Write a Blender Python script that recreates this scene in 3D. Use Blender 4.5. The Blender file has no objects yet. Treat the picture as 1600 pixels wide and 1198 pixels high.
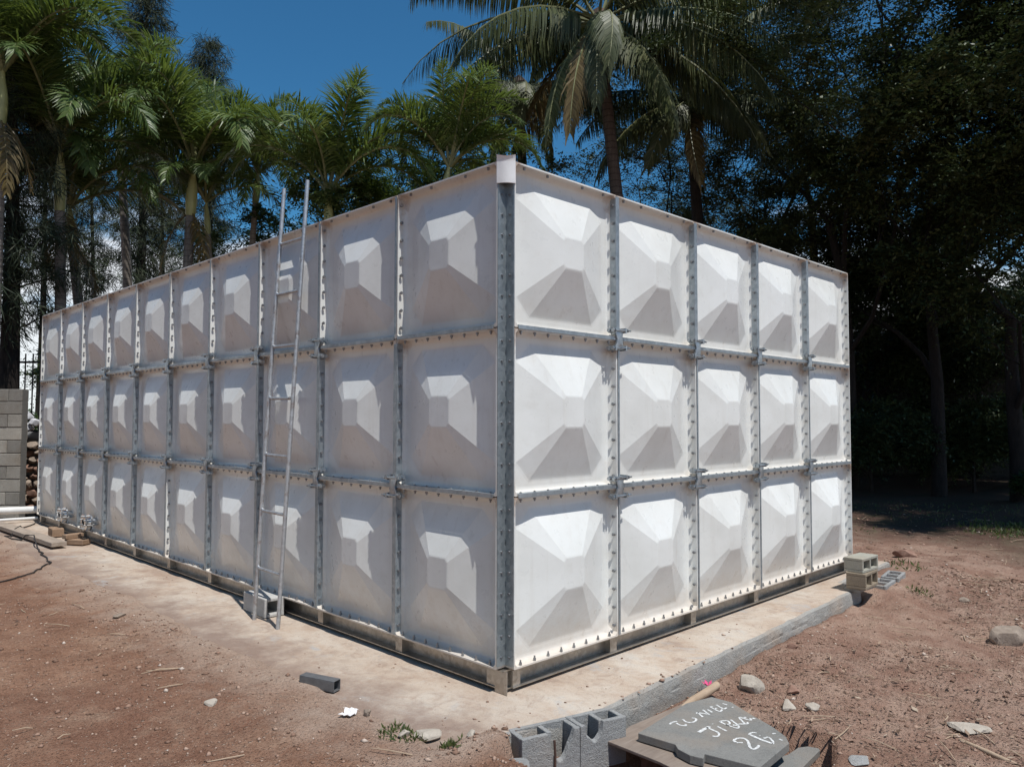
import bpy, bmesh, math, random
import numpy as np
from mathutils import Vector, Matrix

rad = math.radians
scene = bpy.context.scene
COL = scene.collection
# ------------------------------------------------------------------ camera
CAM = np.array([-3.1919, -3.2529, 1.6078])
YAW, PITCH, ROLL, FPX = 0.786677, 0.0442525, 0.0017156, 1195.615
_fw = np.array([math.cos(PITCH)*math.cos(YAW), math.cos(PITCH)*math.sin(YAW), math.sin(PITCH)])
_r = np.array([math.sin(YAW), -math.cos(YAW), 0.0])
_u = np.cross(_r, _fw)
_r2 = _r*math.cos(ROLL) + _u*math.sin(ROLL)
_u2 = -_r*math.sin(ROLL) + _u*math.cos(ROLL)
cd = bpy.data.cameras.new('camera')
cam = bpy.data.objects.new('camera', cd)
COL.objects.link(cam)
cd.sensor_width = 36.0
cd.lens = 36.0*FPX/1600.0
cd.clip_start = 0.05
cd.clip_end = 2000
M = Matrix(((_r2[0], _u2[0], -_fw[0], CAM[0]), (_r2[1], _u2[1], -_fw[1], CAM[1]), (_r2[2], _u2[2], -_fw[2], CAM[2]), (0, 0, 0, 1)))
cam.matrix_world = M
scene.camera = cam

# ------------------------------------------------------------------ light
SUN = Vector((-0.142, -1.0, 2.2)).normalized()
EL = math.asin(SUN.z)
AZ = math.atan2(SUN.x, SUN.y)
w = bpy.data.worlds.new('World')
scene.world = w
w.use_nodes = True
nt = w.node_tree
nt.nodes.clear()
out = nt.nodes.new('ShaderNodeOutputWorld')
bg = nt.nodes.new('ShaderNodeBackground')
sky = nt.nodes.new('ShaderNodeTexSky')
sky.sky_type = 'NISHITA'
sky.sun_disc = False
sky.sun_elevation = EL
sky.sun_rotation = AZ
sky.altitude = 50
sky.air_density = 1.0
sky.dust_density = 0.25
sky.ozone_density = 3.0
bg.inputs['Strength'].default_value = 0.098
# fair-weather clouds low over the horizon, all the way round
tc = nt.nodes.new('ShaderNodeTexCoord')
sep = nt.nodes.new('ShaderNodeSeparateXYZ')
nt.links.new(tc.outputs['Generated'], sep.inputs[0])
mp = nt.nodes.new('ShaderNodeMapping')
mp.inputs['Scale'].default_value = (1.0, 1.0, 2.4)
nt.links.new(tc.outputs['Generated'], mp.inputs[0])
cn = nt.nodes.new('ShaderNodeTexNoise')
cn.inputs['Scale'].default_value = 5.5
cn.inputs['Detail'].default_value = 7
cn.inputs['Roughness'].default_value = 0.56
nt.links.new(mp.outputs[0], cn.inputs['Vector'])
hm = nt.nodes.new('ShaderNodeMapRange')
hm.inputs['From Min'].default_value = 0.15
hm.inputs['From Max'].default_value = 0.38
hm.inputs['To Min'].default_value = 0.27
hm.inputs['To Max'].default_value = -0.35
nt.links.new(sep.outputs['Z'], hm.inputs['Value'])
ad = nt.nodes.new('ShaderNodeMath')
ad.operation = 'ADD'
nt.links.new(cn.outputs['Fac'], ad.inputs[0])
nt.links.new(hm.outputs[0], ad.inputs[1])
cr = nt.nodes.new('ShaderNodeMapRange')
cr.interpolation_type = 'SMOOTHSTEP'
cr.inputs['From Min'].default_value = 0.50
cr.inputs['From Max'].default_value = 0.72
cr.inputs['To Max'].default_value = 0.85
nt.links.new(ad.outputs[0], cr.inputs['Value'])
mx = nt.nodes.new('ShaderNodeMix')
mx.data_type = 'RGBA'
nt.links.new(cr.outputs[0], mx.inputs['Factor'])
gm = nt.nodes.new('ShaderNodeMix')          # deep tropical blue
gm.data_type = 'RGBA'
gm.blend_type = 'MULTIPLY'
gm.inputs['Factor'].default_value = 1.0
gm.inputs['B'].default_value = (0.345, 0.835, 1.03, 1)
nt.links.new(sky.outputs[0], gm.inputs['A'])
nt.links.new(gm.outputs['Result'], mx.inputs['A'])
mx.inputs['B'].default_value = (10.4, 10.4, 10.5, 1)
nt.links.new(mx.outputs['Result'], bg.inputs['Color'])
nt.links.new(bg.outputs[0], out.inputs[0])

sd = bpy.data.lights.new('sun', 'SUN')
sd.energy = 4.6
sd.angle = rad(0.53)
sd.color = (1.0, 0.975, 0.94)
sun = bpy.data.objects.new('sun', sd)
COL.objects.link(sun)
sun.rotation_euler = (-SUN).to_track_quat('-Z', 'Y').to_euler()
sun.location = (-2, -12, 26)

scene.view_settings.view_transform = 'Standard'
scene.view_settings.look = 'None'
scene.view_settings.gamma = 1.0
scene.view_settings.use_curve_mapping = False
scene.view_settings.exposure = 0.0
scene.render.engine = 'CYCLES'
scene.cycles.max_bounces = 7
scene.cycles.diffuse_bounces = 4
scene.cycles.transparent_max_bounces = 4
scene.cycles.sample_clamp_indirect = 6

rng = np.random.default_rng(11)
R = random.Random(5)

def PX(u, v, d):
    """point of the place seen at pixel (u, v) of the 1600 px photo, d metres along the optical axis"""
    q = CAM + d*(_fw + _r2*(u-800)/FPX - _u2*(v-599)/FPX)
    return Vector(q)

def PZ(u, v, z):
    dd = _fw + _r2*(u-800)/FPX - _u2*(v-599)/FPX
    return Vector(CAM + dd*((z-CAM[2])/dd[2]))

# ------------------------------------------------------------------ helpers
def tag(o, label=None, cat=None, group=None, kind=None):
    if label: o['label'] = label
    if cat: o['category'] = cat
    if group: o['group'] = group
    if kind: o['kind'] = kind
    return o

def empty(name, loc=(0, 0, 0), rz=0.0):
    o = bpy.data.objects.new(name, None)
    o.empty_display_size = 0.2
    o.location = loc
    o.rotation_euler = (0, 0, rz)
    COL.objects.link(o)
    return o

def link(name, me, parent=None, mat=None, matrix=None):
    o = bpy.data.objects.new(name, me)
    COL.objects.link(o)
    if mat is not None and len(me.materials) == 0:
        me.materials.append(mat)
    if parent is not None:
        o.parent = parent
    if matrix is not None:
        o.matrix_local = matrix
    return o

class MB:
    """collects simple solids into one mesh"""
    def __init__(s):
        s.v = []; s.f = []; s.n = 0
    def add(s, V, F):
        V = [tuple(map(float, p)) for p in V]
        s.v += V
        s.f += [tuple(i+s.n for i in f) for f in F]
        s.n += len(V)
        return s
    def box(s, a, b, M=None):
        x0, y0, z0 = a; x1, y1, z1 = b
        V = [(x0,y0,z0),(x1,y0,z0),(x1,y1,z0),(x0,y1,z0),(x0,y0,z1),(x1,y0,z1),(x1,y1,z1),(x0,y1,z1)]
        if M is not None: V = [M @ Vector(p) for p in V]
        return s.add(V, [(0,3,2,1),(4,5,6,7),(0,1,5,4),(1,2,6,5),(2,3,7,6),(3,0,4,7)])
    def tube(s, pts, rads, n=10, cap=True):
        pts = [Vector(p) for p in pts]
        if not hasattr(rads, '__len__'): rads = [rads]*len(pts)
        V = []; F = []
        t0 = (pts[1]-pts[0]).normalized()
        a = t0.orthogonal().normalized()
        for i, p in enumerate(pts):
            t = (pts[min(i+1, len(pts)-1)]-pts[max(i-1, 0)]).normalized()
            a = (a - t*a.dot(t)).normalized()
            b = t.cross(a)
            for k in range(n):
                an = 2*math.pi*k/n
                V.append(p+(a*math.cos(an)+b*math.sin(an))*rads[i])
        for i in range(len(pts)-1):
            for k in range(n):
                F.append((i*n+k, i*n+(k+1) % n, (i+1)*n+(k+1) % n, (i+1)*n+k))
        if cap:
            F.append(tuple(range(n-1, -1, -1)))
            F.append(tuple(range((len(pts)-1)*n, len(pts)*n)))
        return s.add(V, F)
    def prism(s, poly, z0, z1):
        n = len(poly)
        V = [(p[0], p[1], z0) for p in poly]+[(p[0], p[1], z1) for p in poly]
        F = [tuple(range(n-1, -1, -1)), tuple(range(n, 2*n))]
        F += [(i, (i+1) % n, n+(i+1) % n, n+i) for i in range(n)]
        return s.add(V, F)
    def xform(s, M):
        s.v = [tuple(M @ Vector(p)) for p in s.v]
        return s
    def mesh(s, name='m', mat=None, smooth=None):
        me = bpy.data.meshes.new(name)
        me.from_pydata(s.v, [], s.f)
        if smooth is not None:
            finish(me, smooth)
        me.update()
        if mat is not None: me.materials.append(mat)
        return me
    def build(s, name, mat, parent=None, smooth=None, matrix=None):
        return link(name, s.mesh(name, mat, smooth), parent, None, matrix)

def finish(me, ang=30):
    bm = bmesh.new(); bm.from_mesh(me)
    bmesh.ops.recalc_face_normals(bm, faces=bm.faces)
    for f in bm.faces: f.smooth = True
    a = rad(ang)
    for e in bm.edges:
        if len(e.link_faces) == 2: e.smooth = e.calc_face_angle(0) < a
        else: e.smooth = False
    bm.to_mesh(me); bm.free()

def bevel(o, w=0.006, seg=2):
    m = o.modifiers.new('bevel', 'BEVEL')
    m.width = w; m.segments = seg; m.limit_method = 'ANGLE'; m.angle_limit = rad(35)
    return o

def np_mesh(name, V, F, mat, rnd=None, smooth=False):
    """V (n,3), F (m,k) arrays; rnd one value per face"""
    me = bpy.data.meshes.new(name)
    V = np.asarray(V, dtype=np.float32); F = np.asarray(F, dtype=np.int32)
    m, k = F.shape
    me.vertices.add(len(V)); me.vertices.foreach_set('co', V.ravel())
    me.loops.add(m*k); me.loops.foreach_set('vertex_index', F.ravel())
    me.polygons.add(m)
    me.polygons.foreach_set('loop_start', np.arange(0, m*k, k, dtype=np.int32))
    try: me.polygons.foreach_set('loop_total', np.full(m, k, dtype=np.int32))
    except Exception: pass
    if smooth: me.polygons.foreach_set('use_smooth', np.ones(m, dtype=bool))
    if rnd is not None:
        at = me.attributes.new('rnd', 'FLOAT', 'FACE')
        at.data.foreach_set('value', np.asarray(rnd, dtype=np.float32))
    me.update(calc_edges=True)
    if mat is not None: me.materials.append(mat)
    return me

# value noise
_lat = np.random.default_rng(3).random((256, 256))
def vnoise(x, y, s):
    x = np.asarray(x, float)/s+71.3; y = np.asarray(y, float)/s+35.7
    xi = np.floor(x).astype(int); yi = np.floor(y).astype(int)
    fx = x-xi; fy = y-yi
    fx = fx*fx*(3-2*fx); fy = fy*fy*(3-2*fy)
    g = lambda a, b: _lat[a & 255, b & 255]
    return (g(xi, yi)*(1-fx)+g(xi+1, yi)*fx)*(1-fy)+(g(xi, yi+1)*(1-fx)+g(xi+1, yi+1)*fx)*fy-0.5
def fbm(x, y, s, o=4):
    r = 0; a = 1.0
    for i in range(o):
        r = r+a*vnoise(x+i*13.1, y-i*7.7, s); a *= .5; s *= .5
    return r
def sst(a, b, x):
    t = np.clip((x-a)/(b-a), 0, 1); return t*t*(3-2*t)

# ------------------------------------------------------------------ materials
class Mat:
    def __init__(s, name, rough=0.6, metal=0.0, spec=0.5):
        s.m = bpy.data.materials.new(name); s.m.use_nodes = True
        s.t = s.m.node_tree; s.t.nodes.clear()
        s.o = s.n('ShaderNodeOutputMaterial'); s.b = s.n('ShaderNodeBsdfPrincipled')
        s.l(s.b.outputs[0], s.o.inputs[0])
        s.b.inputs['Roughness'].default_value = rough
        s.b.inputs['Metallic'].default_value = metal
        s.b.inputs['Specular IOR Level'].default_value = spec
        s.tc = s.n('ShaderNodeTexCoord')
        s.co = s.tc.outputs['Object']
    def n(s, t): return s.t.nodes.new(t)
    def l(s, a, b): s.t.links.new(a, b)
    def world(s):
        g = s.n('ShaderNodeNewGeometry'); s.co = g.outputs['Position']; return s
    def scaled(s, sc):
        mp = s.n('ShaderNodeMapping'); mp.inputs['Scale'].default_value = sc
        s.l(s.co, mp.inputs[0]); return mp.outputs[0]
    def noise(s, scale, detail=5, rough=0.6, co=None, dist=0.0):
        q = s.n('ShaderNodeTexNoise'); q.inputs['Scale'].default_value = scale
        q.inputs['Detail'].default_value = detail; q.inputs['Roughness'].default_value = rough
        q.inputs['Distortion'].default_value = dist
        s.l(co if co is not None else s.co, q.inputs['Vector']); return q.outputs['Fac']
    def voro(s, scale, out='Distance', co=None):
        q = s.n('ShaderNodeTexVoronoi'); q.inputs['Scale'].default_value = scale
        s.l(co if co is not None else s.co, q.inputs['Vector']); return q.outputs[out]
    def ramp(s, fac, stops):
        q = s.n('ShaderNodeValToRGB'); e = q.color_ramp.elements
        while len(e) < len(stops): e.new(0.5)
        for i, (p, c) in enumerate(stops):
            e[i].position = p; e[i].color = (*c, 1) if len(c) == 3 else c
        s.l(fac, q.inputs[0]); return q.outputs[0]
    def rng(s, fac, a, b, c=0.0, d=1.0):
        q = s.n('ShaderNodeMapRange'); q.inputs['From Min'].default_value = a; q.inputs['From Max'].default_value = b
        q.inputs['To Min'].default_value = c; q.inputs['To Max'].default_value = d
        s.l(fac, q.inputs['Value']); return q.outputs[0]
    def mix(s, fac, a, b, mode='MIX'):
        q = s.n('ShaderNodeMix'); q.data_type = 'RGBA'; q.blend_type = mode
        for k, x in (('Factor', fac), ('A', a), ('B', b)):
            if hasattr(x, 'is_output'): s.l(x, q.inputs[k])
            elif isinstance(x, (int, float)): q.inputs[k].default_value = x
            else: q.inputs[k].default_value = (*x, 1)
        return q.outputs['Result']
    def math(s, op, a, b):
        q = s.n('ShaderNodeMath'); q.operation = op
        for i, x in enumerate((a, b)):
            if hasattr(x, 'is_output'): s.l(x, q.inputs[i])
            else: q.inputs[i].default_value = x
        return q.outputs[0]
    def sepxyz(s, co=None):
        q = s.n('ShaderNodeSeparateXYZ'); s.l(co if co is not None else s.co, q.inputs[0]); return q.outputs
    def bump(s, h, strength=0.3, dist=0.01):
        q = s.n('ShaderNodeBump'); q.inputs['Strength'].default_value = strength; q.inputs['Distance'].default_value = dist
        s.l(h, q.inputs['Height']); s.l(q.outputs[0], s.b.inputs['Normal']); return s
    def color(s, c):
        if hasattr(c, 'is_output'): s.l(c, s.b.inputs['Base Color'])
        else: s.b.inputs['Base Color'].default_value = (*c, 1)
        return s
    def rough(s, c): s.l(c, s.b.inputs['Roughness']); return s
    def attr(s, name='rnd'):
        q = s.n('ShaderNodeAttribute'); q.attribute_name = name; return q.outputs['Fac']
    def objrand(s):
        return s.n('ShaderNodeObjectInfo').outputs['Random']

def m_panel():
    m = Mat('moulded_panel_white', 0.36, 0, 0.5)
    geo = m.n('ShaderNodeNewGeometry').outputs['Position']
    n1 = m.noise(2.2, 6, 0.6, geo)
    n2 = m.noise(11, 4, 0.6, geo)
    c = m.ramp(n1, [(0.25, (0.665, 0.668, 0.632)), (0.55, (0.757, 0.764, 0.732)), (0.8, (0.787, 0.797, 0.774))])
    c = m.mix(m.rng(n2, 0.56, 0.8, 0, 0.28), c, (0.56, 0.53, 0.47))
    # vertical rain streaks of dust
    st = m.noise(1.0, 5, 0.65, (lambda mp: mp)(m_scaled(m, geo, (16, 16, 0.9))))
    c = m.mix(m.rng(st, 0.54, 0.74, 0, 0.30), c, (0.58, 0.55, 0.49))
    sc_ = m.noise(3.0, 2, 0.5, m_scaled(m, geo, (5.0, 5.0, 22.0)), 2.5)
    c = m.mix(m.rng(sc_, 0.70, 0.74, 0, 0.30), c, (0.45, 0.42, 0.38))
    # rust bleeding from the joint clamps near the panel's upper corners
    x, y, z = m.sepxyz()
    du = m.math('ABSOLUTE', m.math('SUBTRACT', x, 0.5), 0)
    du = m.math('SUBTRACT', 0.5, du)
    dv = m.math('SUBTRACT', 1.0, y)
    dist = m.math('ADD', m.math('MULTIPLY', du, 1.3), m.math('MULTIPLY', dv, 0.75))
    dn = m.math('ADD', dist, m.math('MULTIPLY', m.math('SUBTRACT', m.noise(17, 5, 0.7, geo), 0.5), 0.22))
    c = m.mix(m.rng(dn, 0.03, 0.14, 0.7, 0.0), c, (0.30, 0.17, 0.085))
    # dust settled along the lower edge of the panel
    dd = m.math('ADD', y, m.math('MULTIPLY', m.math('SUBTRACT', n2, 0.5), 0.2))
    c = m.mix(m.rng(dd, 0.01, 0.20, 0.45, 0), c, (0.52, 0.43, 0.34))
    gz = m.sepxyz(geo)[2]
    spl = m.math('ADD', gz, m.math('MULTIPLY', m.math('SUBTRACT', m.noise(14, 6, 0.75, geo), 0.5), 0.9))
    c = m.mix(m.rng(spl, 0.10, 0.42, 0.26, 0), c, (0.50, 0.38, 0.28))
    sp = m.voro(46, 'Distance', geo)
    c = m.mix(m.rng(sp, 0.03, 0.07, 0.22, 0.0), c, (0.30, 0.26, 0.22))
    oi = m.objrand()
    c = m.mix(0.8, c, m.ramp(oi, [(0, (0.93, 0.92, 0.905)), (1, (1, 1, 1))]), 'MULTIPLY')
    m.color(c)
    m.rough(m.rng(n2, 0.3, 0.75, 0.24, 0.46))
    m.bump(m.math('ADD', m.noise(5, 3, 0.5, geo), m.math('MULTIPLY', m.noise(60, 2, 0.5, geo), 0.06)), 0.22, 0.012)
    return m.m
def m_scaled(m, co, sc):
    mp = m.n('ShaderNodeMapping'); mp.inputs['Scale'].default_value = sc
    m.l(co, mp.inputs[0]); return mp.outputs[0]

def m_galv(name, c0, c1, rough=0.42, metal=0.75, rust=0.0):
    m = Mat(name, rough, metal).world()
    a = m.voro(38, 'Color'); q = m.n('ShaderNodeSeparateColor'); m.l(a, q.inputs[0])
    c = m.mix(q.outputs[0], c0, c1)
    n = m.noise(6, 5, 0.65)
    c = m.mix(m.rng(n, 0.5, 0.8, 0, 0.5), c, tuple(x*0.72 for x in c0))
    if rust:
        c = m.mix(m.rng(m.noise(13, 6, 0.7), 0.60-rust*0.2, 0.72, 0, 0.8), c, (0.20, 0.10, 0.05))
    m.color(c); m.rough(m.rng(n, 0.3, 0.7, rough-0.1, rough+0.14))
    m.bump(n, 0.08, 0.004)
    return m.m

def m_soil():
    m = Mat('red_brown_soil', 0.95, 0, 0.12).world()
    big = m.noise(0.55, 5, 0.6); mid = m.noise(3.1, 6, 0.65); fine = m.noise(36, 6, 0.72); grit = m.noise(150, 3, 0.6)
    c = m.ramp(mid, [(0.25, (0.225, 0.124, 0.080)), (0.5, (0.335, 0.200, 0.134)), (0.75, (0.425, 0.282, 0.196))])
    c = m.mix(m.rng(big, 0.42, 0.66, 0, 0.65), c, (0.225, 0.118, 0.080))
    c = m.mix(m.rng(m.noise(1.3, 5, 0.7, dist=0.6), 0.54, 0.70, 0, 0.65), c, (0.45, 0.325, 0.235))
    c = m.mix(m.rng(fine, 0.28, 0.72, 0, 1), m.mix(0.75, c, (0.50, 0.44, 0.41), 'MULTIPLY'), c)
    c = m.mix(m.rng(grit, 0.60, 0.72, 0, 0.35), c, (0.46, 0.34, 0.26))
    # pale crumbs of limestone and mortar
    v = m.voro(30); vc = m.voro(30, 'Color'); q = m.n('ShaderNodeSeparateColor'); m.l(vc, q.inputs[0])
    pk = m.math('MULTIPLY', m.rng(v, 0.16, 0.30, 1, 0), m.rng(q.outputs[0], 0.80, 0.84, 0, 1))
    c = m.mix(m.math('MULTIPLY', pk, 0.7), c, (0.47, 0.36, 0.28))
    v2 = m.voro(85); vc2 = m.voro(85, 'Color'); q2 = m.n('ShaderNodeSeparateColor'); m.l(vc2, q2.inputs[0])
    pk2 = m.rng(v2, 0.12, 0.42, 1, 0)
    c = m.mix(m.math('MULTIPLY', pk2, m.rng(q2.outputs[1], 0.70, 0.76, 0, 0.7)), c, (0.13, 0.072, 0.05))
    c = m.mix(m.math('MULTIPLY', pk2, m.rng(q2.outputs[2], 0.78, 0.84, 0, 0.8)), c, (0.50, 0.38, 0.295))
    # sandy dust spread over the soil along the slab
    x, y, z = m.sepxyz()
    d = m.math('ADD', m.math('ABSOLUTE', m.math('ADD', x, 0.72), 0), m.math('MULTIPLY', m.math('SUBTRACT', m.noise(2.4, 7, 0.72), 0.5), 1.5))
    near = m.math('MULTIPLY', m.rng(d, 0.05, 0.60, 1, 0), m.rng(y, -0.62, -0.42, 0, 1))
    c = m.mix(m.math('MULTIPLY', near, 0.85), c, (0.44, 0.345, 0.275))
    rg = m.rng(x, -0.3, 1.2, 0, 0.55)
    c = m.mix(rg, c, m.mix(m.rng(mid, 0.4, 0.6), (0.285, 0.185, 0.145), (0.42, 0.315, 0.255)))
    c = m.mix(1.0, c, (1.10, 1.06, 1.04), 'MULTIPLY')
    # forest floor: humus and green, darkened further to paint in the tree shade
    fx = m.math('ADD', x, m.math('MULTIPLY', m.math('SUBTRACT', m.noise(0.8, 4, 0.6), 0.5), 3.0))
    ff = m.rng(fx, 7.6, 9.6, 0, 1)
    hum_shade = m.mix(m.rng(mid, 0.45, 0.62, 0, 1), (0.075, 0.046, 0.034), (0.050, 0.045, 0.024))
    c = m.mix(m.math('MULTIPLY', ff, 0.9), c, hum_shade)
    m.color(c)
    h = m.math('ADD', m.math('MULTIPLY', fine, 1.0), m.math('MULTIPLY', grit, 0.35))
    h = m.math('ADD', m.math('ADD', h, m.math('MULTIPLY', pk, 0.6)), m.math('MULTIPLY', pk2, 0.35))
    m.bump(h, 0.95, 0.026)
    return m.m

def m_sand():
    m = Mat('dusty_slab_top', 0.93, 0, 0.15).world()
    co = m_scaled(m, m.co, (1.0, 0.75, 1))
    a = m.noise(1.5, 7, 0.68, co, 0.4); b = m.noise(9, 6, 0.7, co, 0.8); g = m.noise(120, 3, 0.6)
    c = m.ramp(a, [(0.28, (0.40, 0.265, 0.18)), (0.45, (0.56, 0.42, 0.30)), (0.62, (0.63, 0.51, 0.385)), (0.8, (0.55, 0.50, 0.43))])
    c = m.mix(m.rng(b, 0.5, 0.72, 0, 0.6), c, (0.43, 0.275, 0.185))
    c = m.mix(m.rng(b, 0.40, 0.28, 0, 0.55), c, (0.52, 0.475, 0.41))
    c = m.mix(m.rng(g, 0.55, 0.75, 0, 0.4), c, (0.33, 0.235, 0.17))
    st = m.noise(1.0, 5, 0.7, m_scaled(m, m.co, (2.0, 14.0, 1)), 0.5)
    c = m.mix(m.rng(st, 0.58, 0.7, 0, 0.4), c, (0.67, 0.57, 0.45))
    x, y, z = m.sepxyz()
    e1 = m.math('ADD', x, m.math('MULTIPLY', m.math('SUBTRACT', m.noise(2.6, 7, 0.72), 0.5), 1.5))
    c = m.mix(m.rng(e1, -0.75, -0.30, 0.85, 0), c, (0.27, 0.175, 0.125))
    sp = m.noise(4.2, 7, 0.75, None, 1.2)
    c = m.mix(m.rng(sp, 0.53, 0.66, 0, 0.62), c, (0.36, 0.245, 0.175))
    c = m.mix(m.rng(m.noise(30, 6, 0.75), 0.55, 0.68, 0, 0.5), c, (0.36, 0.26, 0.19))
    c = m.mix(m.rng(m.noise(2.0, 6, 0.7, None, 0.8), 0.60, 0.70, 0, 0.7), c, (0.46, 0.43, 0.385))
    c = m.mix(1.0, c, (0.83, 0.89, 0.98), 'MULTIPLY')
    m.color(c); m.bump(m.math('ADD', b, m.math('MULTIPLY', g, 0.5)), 0.7, 0.014)
    return m.m

def m_conc(name, c0=(0.30, 0.30, 0.29), c1=(0.20, 0.20, 0.195), tint=None, pit=1.0, vary=0.0):
    m = Mat(name, 0.93, 0, 0.2).world()
    a = m.noise(4, 6, 0.65); g = m.noise(170, 3, 0.65); b = m.noise(38, 5, 0.7)
    c = m.mix(m.rng(a, 0.3, 0.7), c1, c0)
    c = m.mix(m.rng(g, 0.35, 0.7, 0, 0.45), c, tuple(x*1.45 for x in c0))
    c = m.mix(m.rng(b, 0.55, 0.75, 0, 0.5), c, tuple(x*0.55 for x in c1))
    if tint:
        c = m.mix(m.rng(m.noise(2.3, 5, 0.6), 0.48, 0.7, 0, 0.65), c, tint)
    if vary:
        c = m.mix(1.0, c, m.ramp(m.objrand(), [(0, (1-vary,)*3), (1, (1.12, 1.10, 1.06))]), 'MULTIPLY')
    m.color(c); m.bump(m.math('ADD', b, m.math('MULTIPLY', g, 0.8)), min(1.0, 0.55*pit), 0.006*pit)
    return m.m

def m_leaf(name, stops, trans=0.3, rough=0.45, tcol=(0.16, 0.24, 0.03)):
    m = Mat(name, rough, 0, 0.4)
    r = m.attr('rnd')
    c = m.ramp(r, stops)
    q = m.ramp(m.objrand(), [(0, (0.78, 0.80, 0.78)), (1, (1.12, 1.06, 0.98))])
    c = m.mix(1.0, c, q, 'MULTIPLY')
    m.color(c)
    t = m.n('ShaderNodeBsdfTranslucent')
    m.l(m.mix(0.5, c, tcol), t.inputs['Color'])
    s = m.n('ShaderNodeMixShader'); s.inputs[0].default_value = trans
    m.l(m.b.outputs[0], s.inputs[1]); m.l(t.outputs[0], s.inputs[2]); m.l(s.outputs[0], m.o.inputs[0])
    return m.m

def m_bark(name, c0, c1, ring=0.0):
    m = Mat(name, 0.9, 0, 0.2).world()
    a = m.noise(7, 6, 0.7, m_scaled(m, m.co, (3, 3, 0.7)))
    c = m.mix(m.rng(a, 0.3, 0.7), c0, c1)
    if ring:
        z = m.sepxyz()[2]
        wv = m.n('ShaderNodeMath'); wv.operation = 'FRACT'
        m.l(m.math('ADD', m.math('MULTIPLY', z, ring), m.math('MULTIPLY', m.noise(3, 3), 0.5)), wv.inputs[0])
        c = m.mix(m.rng(wv.outputs[0], 0.80, 0.95, 0, 0.7), c, tuple(x*0.45 for x in c0))
    m.color(c); m.bump(a, 0.7, 0.03)
    return m.m

def m_wood(name, c0, c1, sc=(1.2, 14, 14)):
    m = Mat(name, 0.85, 0, 0.2)
    a = m.noise(3, 6, 0.7, m_scaled(m, m.co, sc)); b = m.noise(5, 4, 0.6)
    c = m.mix(m.rng(a, 0.3, 0.7), c0, c1)
    c = m.mix(m.rng(b, 0.5, 0.75, 0, 0.5), c, tuple(x*0.6 for x in c0))
    m.color(c); m.bump(a, 0.4, 0.004)
    return m.m

def m_plain(name, c, rough=0.6, metal=0.0, var=0.25, sc=14):
    m = Mat(name, rough, metal).world()
    n = m.noise(sc, 5, 0.65)
    m.color(m.mix(m.rng(n, 0.3, 0.72), tuple(x*(1-var) for x in c), tuple(min(1, x*(1+var*0.5)) for x in c)))
    m.bump(n, 0.2, 0.004)
    return m.m

def m_stone(name, stops):
    m = Mat(name, 0.92, 0, 0.2)
    a = m.noise(9, 6, 0.7); g = m.noise(70, 4, 0.7)
    c = m.ramp(a, stops)
    c = m.mix(m.rng(g, 0.4, 0.7, 0, 0.4), c, tuple(x*0.6 for x in stops[0][1]))
    m.color(c); m.bump(m.math('ADD', a, m.math('MULTIPLY', g, 0.4)), 0.7, 0.012)
    return m.m

def m_rnd(name, stops, rough=0.9):
    m = Mat(name, rough, 0, 0.2); m.color(m.ramp(m.attr('rnd'), stops)); return m.m

MT = {}
MT['panel'] = m_panel()
MT['galv'] = m_galv('galvanised_steel', (0.30, 0.345, 0.37), (0.42, 0.46, 0.485), 0.44, 0.7)
MT['galvdark'] = m_galv('dark_galvanised', (0.25, 0.285, 0.30), (0.35, 0.39, 0.405), 0.46, 0.7)
MT['ladder'] = m_galv('ladder_tube', (0.42, 0.43, 0.435), (0.55, 0.56, 0.57), 0.42, 0.7, 0.35)
MT['channel'] = m_galv('channel_steel', (0.34, 0.31, 0.27), (0.46, 0.43, 0.39), 0.38, 0.8)
MT['bolt'] = m_galv('bolt_steel', (0.22, 0.225, 0.235), (0.34, 0.345, 0.35), 0.42, 0.75)
MT['zinc'] = m_galv('clamp_zinc', (0.36, 0.40, 0.43), (0.50, 0.54, 0.56), 0.36, 0.85, 0.12)
MT['chrome'] = m_galv('stainless', (0.60, 0.63, 0.66), (0.72, 0.74, 0.76), 0.16, 1.0)
MT['soil'] = m_soil()
MT['sand'] = m_sand()
MT['slabside'] = m_conc('slab_edge_concrete', (0.40, 0.385, 0.355), (0.24, 0.23, 0.21), (0.40, 0.31, 0.235), 2.2)
MT['block'] = m_conc('grey_block', (0.34, 0.34, 0.33), (0.225, 0.225, 0.22), (0.36, 0.30, 0.24), 1.8)
MT['blockbrown'] = m_conc('weathered_block', (0.26, 0.215, 0.16), (0.18, 0.145, 0.105), (0.22, 0.145, 0.08))
MT['blockolive'] = m_conc('olive_block', (0.34, 0.33, 0.28), (0.25, 0.24, 0.20), (0.30, 0.26, 0.20))
MT['blockpale'] = m_conc('pale_block', (0.44, 0.43, 0.41), (0.33, 0.32, 0.30))
MT['wallblock'] = m_conc('wall_block', (0.33, 0.315, 0.285), (0.21, 0.195, 0.17), (0.24, 0.19, 0.135), 1.4, 0.5)
MT['mortar'] = m_conc('mortar', (0.20, 0.19, 0.175), (0.14, 0.135, 0.125))
MT['darkwall'] = m_conc('shade_dark_wall', (0.050, 0.047, 0.042), (0.030, 0.028, 0.025), (0.026, 0.03, 0.018))  # near-black base colour carries the deep tree shade on the wall
MT['slate'] = m_conc('grey_board', (0.205, 0.20, 0.185), (0.135, 0.133, 0.124), (0.27, 0.215, 0.165), 0.6)
MT['chalk'] = m_plain('white_chalk', (0.68, 0.68, 0.66), 0.95, 0, 0.62, 95)
MT['brownboard'] = m_wood('brown_board', (0.20, 0.155, 0.125), (0.275, 0.225, 0.185))
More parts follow.
